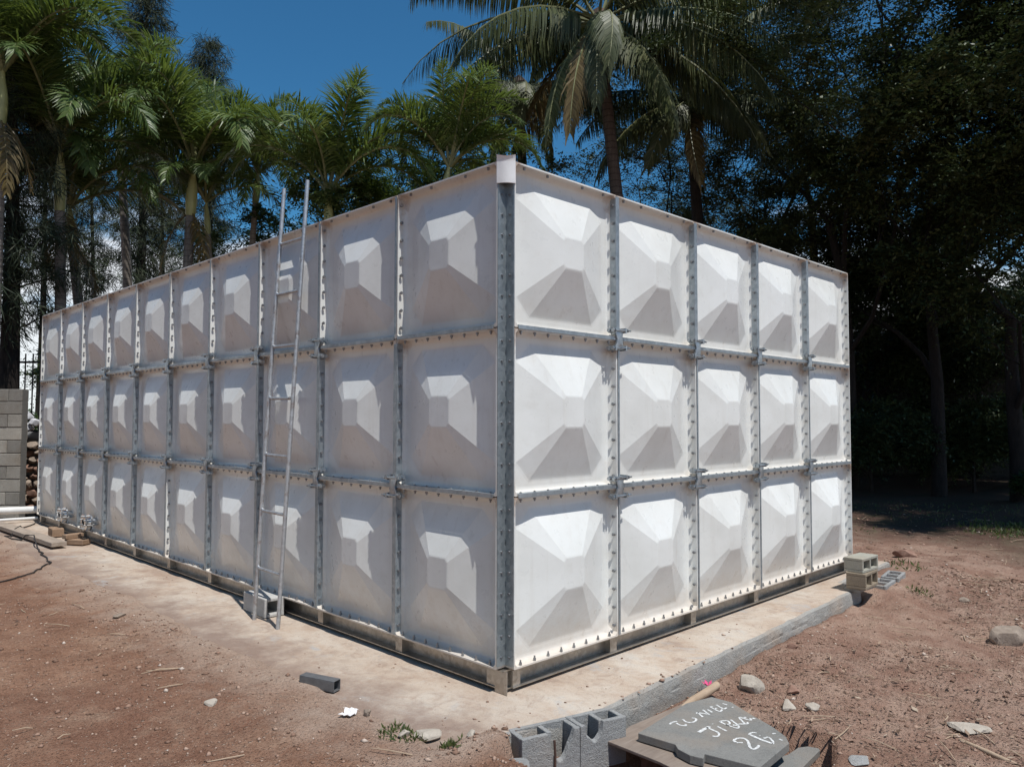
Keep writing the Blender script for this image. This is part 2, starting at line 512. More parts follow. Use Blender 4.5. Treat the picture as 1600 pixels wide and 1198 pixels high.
MT['plank'] = m_wood('grey_plank', (0.27, 0.215, 0.17), (0.40, 0.335, 0.275))
MT['stick'] = m_wood('dry_stick', (0.34, 0.245, 0.165), (0.47, 0.36, 0.26))
MT['brickwood'] = m_wood('offcut_wood', (0.24, 0.155, 0.10), (0.36, 0.25, 0.17))
MT['rust'] = m_plain('rusty_steel', (0.105, 0.06, 0.045), 0.8, 0.2, 0.5, 30)
MT['tube'] = m_plain('painted_tube', (0.15, 0.152, 0.155), 0.5, 0.3, 0.2, 25)
MT['pvc'] = m_plain('white_pvc', (0.70, 0.69, 0.66), 0.45, 0, 0.12, 6)
MT['cable'] = m_plain('black_cable', (0.035, 0.03, 0.028), 0.6)
MT['black'] = m_plain('black_iron', (0.02, 0.02, 0.022), 0.5, 0.4)
MT['paper'] = m_plain('white_paper', (0.75, 0.72, 0.70), 0.9, 0, 0.1)
MT['plastic'] = m_plain('white_plastic', (0.66, 0.66, 0.68), 0.4, 0, 0.15)
MT['capwhite'] = m_plain('cap_white', (0.77, 0.765, 0.75), 0.45, 0, 0.1, 8)
MT['pink'] = m_plain('pink_petals', (0.62, 0.06, 0.19), 0.7)
MT['stonegrey'] = m_stone('pale_limestone', [(0.3, (0.34, 0.29, 0.235)), (0.7, (0.54, 0.485, 0.41))])
MT['stonered'] = m_stone('red_stone', [(0.3, (0.21, 0.115, 0.085)), (0.7, (0.37, 0.24, 0.18))])
MT['stonebrown'] = m_stone('brown_rubble', [(0.3, (0.20, 0.155, 0.12)), (0.7, (0.38, 0.31, 0.25))])
MT['cream'] = m_plain('cream_render', (0.50, 0.47, 0.42), 0.9)
MT['roof'] = m_plain('roof_sheet', (0.36, 0.345, 0.33), 0.7)
MT['glass'] = m_plain('dark_glass', (0.03, 0.035, 0.04), 0.1)
MT['pebble'] = m_rnd('pebbles', [(0, (0.16, 0.095, 0.065)), (0.55, (0.29, 0.18, 0.13)), (0.92, (0.40, 0.28, 0.21)), (1, (0.55, 0.47, 0.40))])
MT['litter'] = m_rnd('litter', [(0, (0.06, 0.038, 0.03)), (0.5, (0.17, 0.11, 0.075)), (0.85, (0.30, 0.21, 0.15)), (1, (0.40, 0.32, 0.24))])
MT['grass'] = m_leaf('weeds', [(0, (0.05, 0.075, 0.025)), (1, (0.14, 0.17, 0.06))])
MT['palm'] = m_leaf('palm_leaflets', [(0, (0.052, 0.092, 0.028)), (0.6, (0.105, 0.165, 0.050)), (1, (0.20, 0.25, 0.095))], 0.34, 0.40, (0.17, 0.22, 0.02))
MT['coco'] = m_leaf('coconut_leaflets', [(0, (0.045, 0.060, 0.024)), (0.6, (0.085, 0.105, 0.042)), (1, (0.165, 0.17, 0.085))], 0.22, 0.50, (0.15, 0.16, 0.03))
MT['cocodry'] = m_leaf('dry_coconut_leaflets', [(0, (0.10, 0.07, 0.03)), (0.6, (0.19, 0.14, 0.055)), (1, (0.27, 0.21, 0.10))], 0.2, 0.5, (0.22, 0.15, 0.04))
MT['rachis'] = m_plain('palm_rachis', (0.17, 0.175, 0.075), 0.5)
MT['shaft'] = m_plain('crownshaft', (0.36, 0.36, 0.15), 0.45, 0, 0.2, 5)
MT['needle'] = m_leaf('casuarina_needles', [(0, (0.022, 0.035, 0.018)), (0.7, (0.042, 0.060, 0.030)), (1, (0.085, 0.085, 0.055))], 0.12, 0.7, (0.05, 0.07, 0.02))
MT['leafdark'] = m_leaf('dark_tree_leaves', [(0, (0.028, 0.046, 0.019)), (0.65, (0.060, 0.086, 0.033)), (1, (0.125, 0.140, 0.058))], 0.17, 0.5, (0.06, 0.09, 0.02))
MT['leafmid'] = m_leaf('bush_leaves', [(0, (0.030, 0.060, 0.020)), (0.65, (0.058, 0.100, 0.034)), (1, (0.12, 0.155, 0.06))], 0.25, 0.42, (0.12, 0.18, 0.02))
MT['barkdark'] = m_bark('dark_bark', (0.018, 0.015, 0.013), (0.042, 0.034, 0.029))
MT['barkpalm'] = m_bark('palm_bark', (0.17, 0.145, 0.125), (0.28, 0.25, 0.22), 9)
MT['barkcoco'] = m_bark('coconut_bark', (0.085, 0.062, 0.05), (0.165, 0.125, 0.10), 7)

# ================================================================== THE SETTING
def slab_edge_y(x):
    return np.interp(x, [-0.42, 0.23, 2.24, 4.36, 4.41, 5.9], [-0.42, -0.57, -0.497, -0.385, -0.16, -0.12])

PIT = [(0.30, -0.92), (0.62, -0.86), (1.07, -1.13), (1.075, -1.47), (0.70, -1.62), (0.36, -1.55)]
def in_poly(x, y, poly):
    c = np.zeros(np.shape(x), bool); n = len(poly)
    for i in range(n):
        x0, y0 = poly[i]; x1, y1 = poly[i-1]
        k = ((y0 > y) != (y1 > y)) & (x < (x1-x0)*(y-y0)/((y1-y0)+1e-12)+x0)
        c ^= k
    return c

def ground_h(x, y):
    x = np.asarray(x, float); y = np.asarray(y, float)
    rough = fbm(x, y, 1.6, 4)*0.05+fbm(x+50, y, 0.22, 3)*0.026+np.abs(fbm(x*0.5+y, y*2-x, 0.9, 3))*0.035
    left = 0.020+rough*0.7
    right = -0.140+rough*1.25+0.05*sst(-1.6, -4.5, y)+0.04*sst(5, 12, x)+0.10*sst(4.25, 4.6, x)*sst(-0.95, -0.5, y)*(1-sst(6, 8, x))
    t = sst(-0.66, -0.40, x+0.12*vnoise(x, y, 0.5))
    front = left*(1-t)+right*t
    on = sst(-0.84, -0.72, x+0.16*fbm(x, y, 0.9, 3))*sst(-0.40, -0.27, y+0.10*fbm(x+9, y, 0.3, 3))
    side = left*(1-on)+(-0.04)*on
    # band beside / under the slab
    inside = (y > slab_edge_y(x)) & (x < 5.9) & (y < 10.8)
    h = np.where(inside, np.where(x < -0.42, side, -0.22), np.where((y > 0) & (x <= -0.42), side, front))
    wgt = sst(-0.55, -0.46, y)
    h = np.where(x < -0.42, front*(1-wgt)+side*wgt, h)
    h = h-0.19*np.exp(-((x-0.0)/0.46)**2-((y+0.80)/0.28)**2)*(y < -0.5)
    h = np.where(in_poly(x, y, PIT), -0.62+rough*0.3, h)
    # far ground settles to gentle undulation
    far = sst(14, 40, np.hypot(x, y))
    return h*(1-far)+(-0.1+0.4*vnoise(x, y, 17))*far

def axis(lo, hi, a, b, fine):
    q = [np.arange(a, b, fine)]
    s = fine; p = b; r = []
    while p < hi: r.append(p); s *= 1.16; p += s
    q.append(np.array(r+[hi]))
    s = fine; p = a; r = []
    while p > lo: s *= 1.16; p -= s; r.append(max(p, lo))
    return np.concatenate([np.array(r[::-1]), q[0], q[1]])
gx = axis(-600, 600, -2.9, 6.5, 0.03)
gy = axis(-600, 600, -2.6, 6.0, 0.03)
GX, GY = np.meshgrid(gx, gy, indexing='ij')
H = ground_h(GX, GY)
V = np.stack([GX.ravel(), GY.ravel(), H.ravel()], 1)
ni, nj = len(gx), len(gy)
ii, jj = np.meshgrid(np.arange(ni-1), np.arange(nj-1), indexing='ij')
a = (ii*nj+jj).ravel()
F = np.stack([a, a+nj, a+nj+1, a+1], 1)
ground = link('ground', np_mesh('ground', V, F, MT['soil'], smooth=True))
tag(ground, 'red-brown bare soil strewn with crumbs and dry leaves', None, None, 'structure')

# concrete slab: dusty top sheet, trowelled sloping border, vertical side
xs = np.linspace(-0.42, 5.9, 260)
ye = slab_edge_y(xs)
jit = fbm(xs, xs*0+3, 0.12, 3)*0.010
b = MB()
top_in = [(x, y+0.024+j, 0.0) for x, y, j in zip(xs, ye, jit*2)]
lip = [(x, y+j, -0.012+0.5*j) for x, y, j in zip(xs, ye, jit)]
n = len(xs)
V = top_in+lip
rows_z = [-0.05, -0.075, -0.082, -0.11, -0.14, -0.17, -0.30]
for iz, zz in enumerate(rows_z):
    dn = fbm(xs*1.0, xs*0+zz*9, 0.12, 4)*0.006+fbm(xs, xs*0+zz*30, 0.03, 2)*0.005
    st_ = 0.0 if zz > -0.08 else -0.003
    V += [(x, y-0.010+d_+st_, zz+0.006*math.sin(x*3.1)) for x, y, d_ in zip(xs, ye, dn)]
F = []
for r in range(1+len(rows_z)):
    for i in range(n-1):
        F.append((r*n+i, (r+1)*n+i, (r+1)*n+i+1, r*n+i+1))
slab = MB().add([(-0.98, 10.8, 0), (-0.98, -0.28, 0)]+top_in+[(5.9, 10.8, 0)], [tuple(range(n+3))]).build('concrete_slab', MT['sand'])
tag(slab, 'sand-coloured concrete slab that the tank stands on', None, None, 'structure')
edge = MB().add(V, F).add([(5.9, -0.12+0.024, 0), (5.9, -0.12, -0.3), (5.9, 10.8, -0.3), (5.9, 10.8, 0)], [(0, 1, 2, 3)]).build('slab_edge', MT['slabside'], slab, 22)

# ================================================================== THE TANK
B0 = 0.14
FD = 0.07
tank = empty('water_tank', (0, 0, 0))
tag(tank, 'large white sectional water tank of square pyramid-pressed panels on a steel base', 'water tank')

def oct_ring(h, c, wv):
    p = [(h, -h+c), (h, h-c), (h-c, h), (-h+c, h), (-h, h-c), (-h, -h+c), (-h+c, -h), (h-c, -h)]
    return [(0.5+x, 0.5+y, wv) for x, y in p]

def panel_mesh(seed):
    q = random.Random(seed)
    rings = [oct_ring(0.093, 0.020, 0.1100), oct_ring(0.1015, 0.023, 0.1085), oct_ring(0.111, 0.026, 0.1055), oct_ring(0.402, 0.108, 0.0045), oct_ring(0.413, 0.112, 0.0013), oct_ring(0.424, 0.110, 0.0), oct_ring(0.450, 0.055, 0.0)]
    for k in range(1, 9):
        an = math.pi/2*k/8
        rings.append(oct_ring(0.450+0.037*math.sin(an), 0.055-0.035*k/8, 0.037*(1-math.cos(an))))
    rings += [oct_ring(0.487, 0.02, FD), oct_ring(0.4965, 0.004, FD), oct_ring(0.4965, 0.004, -0.012)]
    V = []; F = [tuple(range(8))]
    for r in rings: V += r
    for i in range(len(rings)-1):
        for k in range(8):
            F.append((i*8+k, (i+1)*8+k, (i+1)*8+(k+1) % 8, i*8+(k+1) % 8))
    ox, oy, oz = q.uniform(-.004, .004), q.uniform(-.004, .004), q.uniform(-.004, .003)
    V = [(x+ox, y+oy, z+oz) if i < 24 else (x, y, z) for i, (x, y, z) in enumerate(V)]
    mb = MB().add(V, F)
    me = mb.mesh('panel', MT['panel'], 12.5)
    for k in range(1+8*6): me.polygons[k].use_smooth = False
    return me

PM = [panel_mesh(i) for i in range(6)]
def frame_left(y0, z0):     # local (u, v, w) -> (-y, z, -x)
    return Matrix(((0, 0, -1, 0), (-1, 0, 0, y0+1), (0, 1, 0, z0), (0, 0, 0, 1)))
def frame_right(x0, z0):    # (x, z, -y)
    return Matrix(((1, 0, 0, x0), (0, 0, -1, 0), (0, 1, 0, z0), (0, 0, 0, 1)))
k = 0
for row in range(3):
    for c in range(10):
        link('panel', PM[R.randrange(6)], tank, None, frame_left(c, B0+row))
    for c in range(5):
        link('panel', PM[R.randrange(6)], tank, None, frame_right(c, B0+row))
# far walls and floor, plain because nothing of them shows
MB().box((4.99, 0.06, B0), (5.0, 9.99, B0+3)).box((0.02, 9.99, B0), (4.99, 10.0, B0+3)).build('rear_wall', MT['panel'], tank)
MB().box((0.02, 0.02, B0-0.004), (4.99, 9.98, B0+0.012)).build('tank_floor', MT['panel'], tank)

# corner angle between the two end flanges
ca = MB().prism([(-0.069, -0.0035), (-0.0035, -0.0035), (-0.0035, -0.069), (0.0015, -0.069), (0.0015, 0.0015), (-0.069, 0.0015)], B0+0.02, B0+2.93)
ca.build('corner_angle', MT['galvdark'], tank)
# folded white cap on top of the corner
cv = []; cf = []
nk = 9
for j, (zz, rr) in enumerate([(B0+2.862, 0.0), (B0+2.90, 0.002), (B0+2.985, 0.002), (B0+3.012, 0.004), (B0+3.032, 0.012)]):
    for i in range(nk):
        t = i/(nk-1)
        x = -0.077*(1-t)+0.003*t; y = 0.003*(1-t)-0.077*t
        bul = 0.014*math.sin(math.pi*t)
        nx = -0.7071; 
        sag = -0.012*math.sin(math.pi*t) if j == 4 else 0
        for th in (0, 1):
            cv.append((x+nx*(bul+rr)+th*0.005, y+nx*(bul+rr)+th*0.005, zz+sag))
def ci(j, i, th): return (j*nk+i)*2+th
for j in range(4):
    for i in range(nk-1):
        cf.append((ci(j, i, 0), ci(j, i+1, 0), ci(j+1, i+1, 0), ci(j+1, i, 0)))
        cf.append((ci(j, i, 1), ci(j+1, i, 1), ci(j+1, i+1, 1), ci(j, i+1, 1)))
for i in range(nk-1):
    cf.append((ci(0, i, 0), ci(0, i, 1), ci(0, i+1, 1), ci(0, i+1, 0)))
    cf.append((ci(4, i, 0), ci(4, i+1, 0), ci(4, i+1, 1), ci(4, i, 1)))
for i in (0, nk-1):
    for j in range(4):
        cf.append((ci(j, i, 0), ci(j+1, i, 0), ci(j+1, i, 1), ci(j, i, 1)))
MB().add(cv, cf).build('corner_cap', MT['capwhite'], tank, 40)

# local-frame steel: (u along the wall from the corner, v up, w outwards)
def W(face):
    if face == 'L': return Matrix(((0, 0, -1, 0), (1, 0, 0, 0), (0, 1, 0, 0), (0, 0, 0, 1)))
    return Matrix(((1, 0, 0, 0), (0, 0, -1, 0), (0, 1, 0, 0), (0, 0, 0, 1)))
def steel(name, face, boxes, mat='galv'):
    mb = MB()
    Wm = W(face)
    for a_, b_ in boxes: mb.box(a_, b_, Wm)
    o = mb.build(name, MT[mat], tank, 30)
    return o
NS = {'L': 10, 'R': 5}
for face in 'LR':
    for c in range(1, NS[face]):
        for row in range(3):
            z0 = B0+row+0.035; z1 = B0+row+0.968
            if row == 2: z1 = B0+2.985
            if row == 0: z0 = B0+0.012
            near = (face == 'L' and row < 2 and not (row == 0 and c == 5)) or (face == 'R' and row == 2)
            if near:
                bx = [((c-0.0185, z0, 0.026), (c-0.0136, z1, 0.0703)), ((c-0.0185, z0, 0.0705), (c+0.020, z1, 0.0742))]
            else:
                bx = [((c+0.0136, z0, 0.026), (c+0.0185, z1, 0.0703)), ((c+0.001, z0, 0.0705), (c+0.0185, z1, 0.0742))]
            steel('steel_angle', face, bx)
    for row in (1, 2):
        s = B0+row
        for c in range(NS[face]):
            u0 = c+0.022; u1 = c+0.978
            if c == 0: u0 = 0.03
            steel('steel_angle', face, [((u0, s+0.0136, 0.026), (u1, s+0.0185, 0.0735)), ((u0, s-0.006, 0.0742), (u1, s+0.0185, 0.0797))])

# bolts: far too small to tell apart one by one
def bolt_row_v(mb, face, c, row, out):
    Wm = W(face)
    for k in range(8):
        v = B0+row+0.075+0.121*k
        L0 = -0.030 if c > 0.01 else -0.014
        p0 = Wm @ Vector((c+L0, v, 0.051)); p1 = Wm @ Vector((c+0.026+(0.014 if out else 0), v, 0.051))
        mb.tube([p0, p1], 0.0062, 6)
        h0 = Wm @ Vector((c+L0-0.004, v, 0.051)); h1 = Wm @ Vector((c+L0+0.006, v, 0.051))
        mb.tube([h0, h1], 0.0115, 6)
def bolt_row_h(mb, face, c, s, lo, hi):
    Wm = W(face)
    for k in range(8):
        u = c+0.075+0.121*k
        mb.tube([Wm @ Vector((u, s+lo, 0.052)), Wm @ Vector((u, s+hi, 0.052))], 0.0058, 6)
        if lo < 0: mb.tube([Wm @ Vector((u, s-0.026, 0.052)), Wm @ Vector((u, s-0.014, 0.052))], 0.0105, 6)
        if hi > 0: mb.tube([Wm @ Vector((u, s+0.014, 0.052)), Wm @ Vector((u, s+(0.028 if hi > 0.03 else 0.0225), 0.052))], 0.0098, 6)
for face in 'LR':
    mb = MB()
    for row in range(3):
        for c in range(NS[face]+1):
            if c == 0:
                Wm = W(face)
                for k in range(8):
                    v = B0+row+0.07+0.122*k
                    mb.tube([Wm @ Vector((-0.0115, v, 0.036)), Wm @ Vector((0.02, v, 0.036))], 0.0075, 6)
                continue
            bolt_row_v(mb, face, c, row, True)
    for c in range(NS[face]):
        bolt_row_h(mb, face, c, B0+1, -0.036, 0.026)
        bolt_row_h(mb, face, c, B0+2, -0.036, 0.022)
        bolt_row_h(mb, face, c, B0, 0, 0.042)
        Wm = W(face)
        for u in (0.11, 0.32, 0.66, 0.88):
            mb.tube([Wm @ Vector((c+u, B0+2.972, 0.045)), Wm @ Vector((c+u, B0+2.99, 0.045))], 0.0095, 6)
    o = mb.build('bolts', MT['bolt'], tank, 40)
    o['kind'] = 'stuff'

# joint clamps where four panels meet
def clamp_meshes():
    """cast saddle over the crossing flanges: two lugged plates joined by a waisted strap, drawn together by long bolts"""
    body = MB()
    for sv in (-1, 1):
        v0 = sv*0.060
        body.box((-0.050, v0-0.010, 0.050), (0.050, v0+0.010, 0.092))
        for su in (-1, 1):
            body.box((su*0.058-0.0078, v0-0.017, 0.048), (su*0.058+0.0078, v0+0.017, 0.104))
    prof = [(-0.0495, 0.046, 0.075, 0.094), (-0.030, 0.036, 0.075, 0.098), (0.0, 0.026, 0.081, 0.101), (0.030, 0.036, 0.081, 0.098), (0.0495, 0.046, 0.075, 0.094)]
    V = []; F = []
    for v, hu, w0, w1 in prof:
        V += [(-hu, v, w0), (hu, v, w0), (hu, v, w1-0.008), (hu*0.6, v, w1), (-hu*0.6, v, w1), (-hu, v, w1-0.008)]
    for i in range(4):
        for k in range(6): F.append((i*6+k, i*6+(k+1) % 6, (i+1)*6+(k+1) % 6, (i+1)*6+k))
    F += [(5, 4, 3, 2, 1, 0), tuple(range(24, 30))]
    body.add(V, F)
    bm_ = body.mesh('clamp', MT['zinc'], 35)
    bolt = MB().tube([(-0.085, 0, 0), (0.108, 0, 0)], 0.0062, 8)
    bolt.tube([(-0.096, 0, 0), (-0.082, 0, 0)], 0.0135, 6).tube([(-0.078, 0, 0), (-0.0745, 0, 0)], 0.019, 10).tube([(0.067, 0, 0), (0.079, 0, 0)], 0.012, 6)
    bl = bolt.mesh('bolt', MT['zinc'], 35)
    return bm_, bl
CLB, CLT = clamp_meshes()
for face in 'LR':
    for row in (1, 2):
        for c in range(1, NS[face]):
            if face == 'L' and row == 2 and c == 1: continue
            Wm = tank_m = W(face)
            m4 = Wm @ Matrix.Translation((c, B0+row, 0)) @ Matrix.Rotation(rad(R.uniform(-3, 3)), 4, 'Z')
            m4 = m4 @ Matrix.Translation((0, 0, 0.079)) @ Matrix.Diagonal((1.0, 1.0, 1.0, 1)) @ Matrix.Translation((0, 0, -0.079))
            o = link('clamp', CLB, tank, None, m4)
            for (v, w_) in ((0.060, 0.064), (0.060, 0.096), (-0.060, 0.064), (-0.060, 0.096)):
                q = link('bolt', CLT, o, None, Matrix.Translation((R.uniform(-.012, .012), v, w_)) @ Matrix.Rotation(R.uniform(0, 1), 4, 'X'))

# steel base frame: channels with cross-beam ends
def channel(face, u0, u1):
    Wm = W(face); mb = MB()
    mb.box((u0, 0.022, -0.035), (u1, B0-0.0045, -0.029), Wm)
    mb.box((u0, B0-0.0125, -0.0288), (u1, B0-0.0055, 0.045), Wm)
    mb.box((u0, 0.0225, -0.0288), (u1, 0.029, 0.036), Wm)
    return mb.build('base_channel', MT['channel'], tank, 30)
channel('L', -0.02, 10.0)
channel('R', 0.03, 5.0)
for face in 'LR':
    Wm = W(face)
    for c in range(0, NS[face]+1):
        u0 = c-0.036; u1 = c+0.036
        if c == 0: u0, u1 = (0.0, 0.13) if face == 'L' else (0.035, 0.10)
        if c == NS[face]: u0, u1 = c-0.075, c-0.002
        mb = MB().box((u0, 0.0295, -0.0285), (u1, B0-0.013, 0.026), Wm)
        mb.build('cross_beam_end', MT['channel'], tank, 30)
    for c in range(NS[face]*2+1):
        u = min(max(c*0.5, 0.06), NS[face]-0.06)
        MB().box((u-0.05, 0.0, -0.10), (u+0.05, 0.0222, -0.012), Wm).build('shim_plate', MT['channel'], tank)
MB().box((-0.036, 0.0, 0.0), (0.036, 0.022, 0.0)).f
MB().prism([(-0.037, -0.050), (-0.031, -0.050), (-0.031, 0.05), (-0.037, 0.05)], 0.003, B0-0.006).build('corner_plate', MT['channel'], tank)

# two flanged outlets near the far end of the long side
for yy in (8.40, 7.36):
    mb = MB()
    A = lambda x, r: ((-x, yy, 0.30), r)
    prof = [(-0.0, 0.050), (0.10, 0.050), (0.10, 0.105), (0.118, 0.105), (0.118, 0.052), (0.165, 0.052), (0.165, 0.105), (0.182, 0.105), (0.182, 0.044), (0.12, 0.042)]
    nn = 24; V = []; F = []
    for x, r in prof:
        for k in range(nn):
            an = 2*math.pi*k/nn; V.append((-x, yy+r*math.cos(an), 0.285+r*math.sin(an)))
    for i in range(len(prof)-1):
        for k in range(nn): F.append((i*nn+k, i*nn+(k+1) % nn, (i+1)*nn+(k+1) % nn, (i+1)*nn+k))
    noz = MB().add(V, F).build('outlet_flange', MT['chrome'], tank, 30)
    for k in range(8):
        an = 2*math.pi*(k+.5)/8
        MB().tube([(-0.094, yy+0.082*math.cos(an), 0.285+0.082*math.sin(an)), (-0.20, yy+0.082*math.cos(an), 0.285+0.082*math.sin(an))], 0.008, 6).build('bolt', MT['bolt'], noz)

# ================================================================== THINGS ON THE GROUND
# ladder
lad = empty('ladder', (-0.29, 2.36, 0))
tag(lad, 'grey galvanised tube ladder leaning against the long side of the tank', 'ladder')
def lad_pt(dy, z): 
    t = z/3.14
    return (-0.29+0.19*t+0.29, dy, z)
for sgn, ztop in ((1, 3.515), (-1, 3.50)):
    pts = []
    for i in range(15):
        z = ztop*i/14
        bow = 0.012*math.sin(math.pi*z/3.5)*(1 if sgn > 0 else 0.3)
        p = lad_pt(0.19*sgn+bow+0.022*z/3.5, z)
        pts.append(p)
    MB().tube(pts, 0.0165, 12).build('rail', MT['ladder'], lad, 40)
for z in (0.405, 0.858, 1.303, 1.757, 2.179, 2.612, 3.035):
    off = 0.022*z/3.5
    MB().tube([lad_pt(0.19+off, z+0.012), lad_pt(0.165+off, z), lad_pt(-0.165+off, z-0.004), lad_pt(-0.19+off, z+0.002)], 0.0125, 10).build('rung', MT['ladder'], lad, 40)

def hollow_block(name, L, D, Hh, cells, mat, wall=0.028, label=None, cat='block'):
    """hollow block, length along x, cores along z, origin at centre of base"""
    o = empty(name)
    mb = MB()
    x0, x1, y0, y1 = -L/2, L/2, -D/2, D/2
    mb.box((x0, y0, 0), (x1, y0+wall, Hh)).box((x0, y1-wall, 0), (x1, y1, Hh))
    xs_ = np.linspace(x0, x1-wall, cells+1)
    for xx in xs_:
        mb.box((xx, y0+wall+.0002, 0.0005), (xx+wall, y1-wall-.0002, Hh-0.0005))
    return mb

def place_block(name, mb, mat, M4, label, group=None, bev=0.006):
    me = mb.mesh(name, mat)
    o = link(name, me, None, None, M4)
    bevel(o, bev, 2)
    tag(o, label, 'block', group)
    return o

# pale hollow block lying behind the ladder feet
mb = hollow_block('b', 0.40, 0.19, 0.17, 2, None, 0.032)
# cores run along the long axis here: rotate so that an open core shows on the end
mb2 = MB()
L, Wd, Hh, t = 0.40, 0.17, 0.150, 0.026
mb2.box((-L/2, -Wd/2, 0), (L/2, -Wd/2+t, Hh)).box((-L/2, Wd/2-t, 0), (L/2, Wd/2, Hh))
mb2.box((-L/2, -Wd/2+t, 0), (L/2, Wd/2-t, t)).box((-L/2, -Wd/2+t, Hh-t), (L/2, Wd/2-t, Hh))
place_block('concrete_block', mb2, MT['blockpale'], Matrix.Translation((-0.135, 2.705, 0.004)) @ Matrix.Rotation(rad(88), 4, 'Z'),
            'pale hollow concrete block lying open-ended behind the ladder feet')

# pair of blocks at the far end of the slab edge: the upper rests on the lower
def side_core_block(L, Wd, Hh, t=0.03, cores=2):
    """cores open on the +x end face; long axis x"""
    m_ = MB()
    m_.box((-L/2, -Wd/2, 0), (L/2, Wd/2, t)).box((-L/2, -Wd/2, Hh-t), (L/2, Wd/2, Hh))
    ys_ = np.linspace(-Wd/2, Wd/2-t, cores+1)
    for yy in ys_:
        m_.box((-L/2+0.0004, yy, t+.0002), (L/2-0.0004, yy+t, Hh-t-.0002))
    m_.box((-L/2+0.001, -Wd/2+t+.0003, t+.0003), (-L/2+0.05, Wd/2-t-.0003, Hh-t-.0003))
    return m_
bp = Vector((4.26, -0.44, 0.0))
place_block('concrete_block', side_core_block(0.20, 0.40, 0.165), MT['blockbrown'], Matrix.Translation(bp+Vector((0.0, 0.0, 0.034))) @ Matrix.Rotation(rad(-87), 4, 'Z') @ Matrix.Scale(0.88, 4),
            'brown-stained hollow block at the bottom of the pair on the slab edge')
place_block('concrete_block', side_core_block(0.20, 0.40, 0.150), MT['blockolive'], Matrix.Translation(bp+Vector((0.02, 0.015, 0.1805))) @ Matrix.Rotation(rad(-92), 4, 'Z') @ Matrix.Scale(0.88, 4),
            'olive-grey hollow block resting on top of the brown-stained block by the slab edge')
MB().prism([(4.10, -0.47), (4.40, -0.49), (4.44, -0.36), (4.12, -0.33)], 0.002, 0.033).build('mortar_lump', MT['slabside'])
tag(bpy.data.objects['mortar_lump'], 'thin grey mortar lump under the pair of hollow blocks', 'mortar')

# sunken row of hollow blocks continuing the slab edge beyond the pair
for i, x in enumerate((4.78, 5.22)):
    mb = hollow_block('b', 0.39, 0.17, 0.19, 2, None, 0.030)
    place_block('concrete_block', mb, MT['block'], Matrix.Translation((x, -0.43+0.04*i, -0.195+0.008*i)) @ Matrix.Rotation(rad(6+3*i), 4, 'Z'),
                ['grey hollow block sunk in the soil just beyond the block pair', 'farthest grey hollow block sunk in soil at the slab end'][i])

# broken grey blocks at the near slab edge
def broken_block(L, D, Hh, cells, notches, seed):
    q = random.Random(seed); wall = 0.027
    m_ = MB(); x0, x1 = -L/2, L/2
    m_.box((x0, D/2-wall, 0), (x1, D/2, Hh))
    xs_ = np.linspace(x0, x1-wall, cells+1)
    for xx in xs_: m_.box((xx, -D/2+wall+.0003, .0005), (xx+wall, D/2-wall-.0003, Hh-.001-q.uniform(0, .004)))
    # front shell with broken-out notches, as a profile extruded by the wall thickness
    prof = []
    for (a_, b_, dep) in notches:
        nst = 9
        prof.append((a_, Hh))
        for i in range(1, nst):
            t = i/nst
            d_ = dep*(1-abs(2*t-0.95)**1.5 if dep > 0.1 else math.sin(math.pi*t)**0.6)
            prof.append((a_+(b_-a_)*t+q.uniform(-.004, .004), Hh-d_+q.uniform(-.007, .007)))
        prof.append((b_, Hh))
    poly = [(x0, 0), (x1, 0), (x1, Hh)]+prof[::-1]+[(x0, Hh)]
    # strips so that the faces stay clean
    xp = [p[0] for p in [(x0, Hh)]+prof+[(x1, Hh)]]; zp = [p[1] for p in [(x0, Hh)]+prof+[(x1, Hh)]]
    V = []; F = []
    y0, y1 = -D/2, -D/2+wall
    for a_, z_ in zip(xp, zp):
        chip = 0.012 if z_ < Hh-0.005 else 0.0
        V += [(a_, y0, 0), (a_, y0, z_-chip), (a_, y1, z_), (a_, y1, 0)]
    for i in range(len(xp)-1):
        s_ = i*4; e_ = s_+4
        if xp[i+1]-xp[i] < 1e-5: continue
        F += [(s_, e_, e_+1, s_+1), (s_+1, e_+1, e_+2, s_+2), (s_+2, e_+2, e_+3, s_+3)]
    F += [(0, 1, 2, 3), tuple(len(V)-4+i for i in (3, 2, 1, 0))]
    m_.add(V, F)
    return m_
pa = Vector((-0.41, -0.54, 0)); pb = Vector((0.202, -0.722, 0))
dirv = (pb-pa).normalized(); nrm = Vector((-dirv.y, dirv.x, 0))
ang = math.atan2(dirv.y, dirv.x)
for i, (s0, Lb, cells, notch, lab) in enumerate((
        (0.0, 0.345, 2, [(-0.022, 0.140, 0.150)], 'nearest grey hollow block with a broken V-shaped face and rebar'),
        (0.348, 0.292, 2, [(-0.118, 0.000, 0.085)], 'grey hollow block with a broken rim between the rebar block and board'))):
    c = pa+dirv*(s0+Lb/2)+nrm*0.077
    place_block('concrete_block', broken_block(Lb, 0.154, 0.24, cells, notch, i+3), MT['block'],
                Matrix.Translation((c.x, c.y, -0.236+0.002*i)) @ Matrix.Rotation(ang, 4, 'Z'), lab, None, 0.004)
    if i == 0:
        p = pa+dirv*0.185-nrm*0.008
        rb = MB().tube([(p.x, p.y, -0.33), (p.x+0.004, p.y, -0.1), (p.x+0.002, p.y+0.004, -0.032)], 0.0065, 8).build('rebar', MT['rust'])
        tag(rb, 'rusty steel bar standing up at the broken grey block', 'rebar')

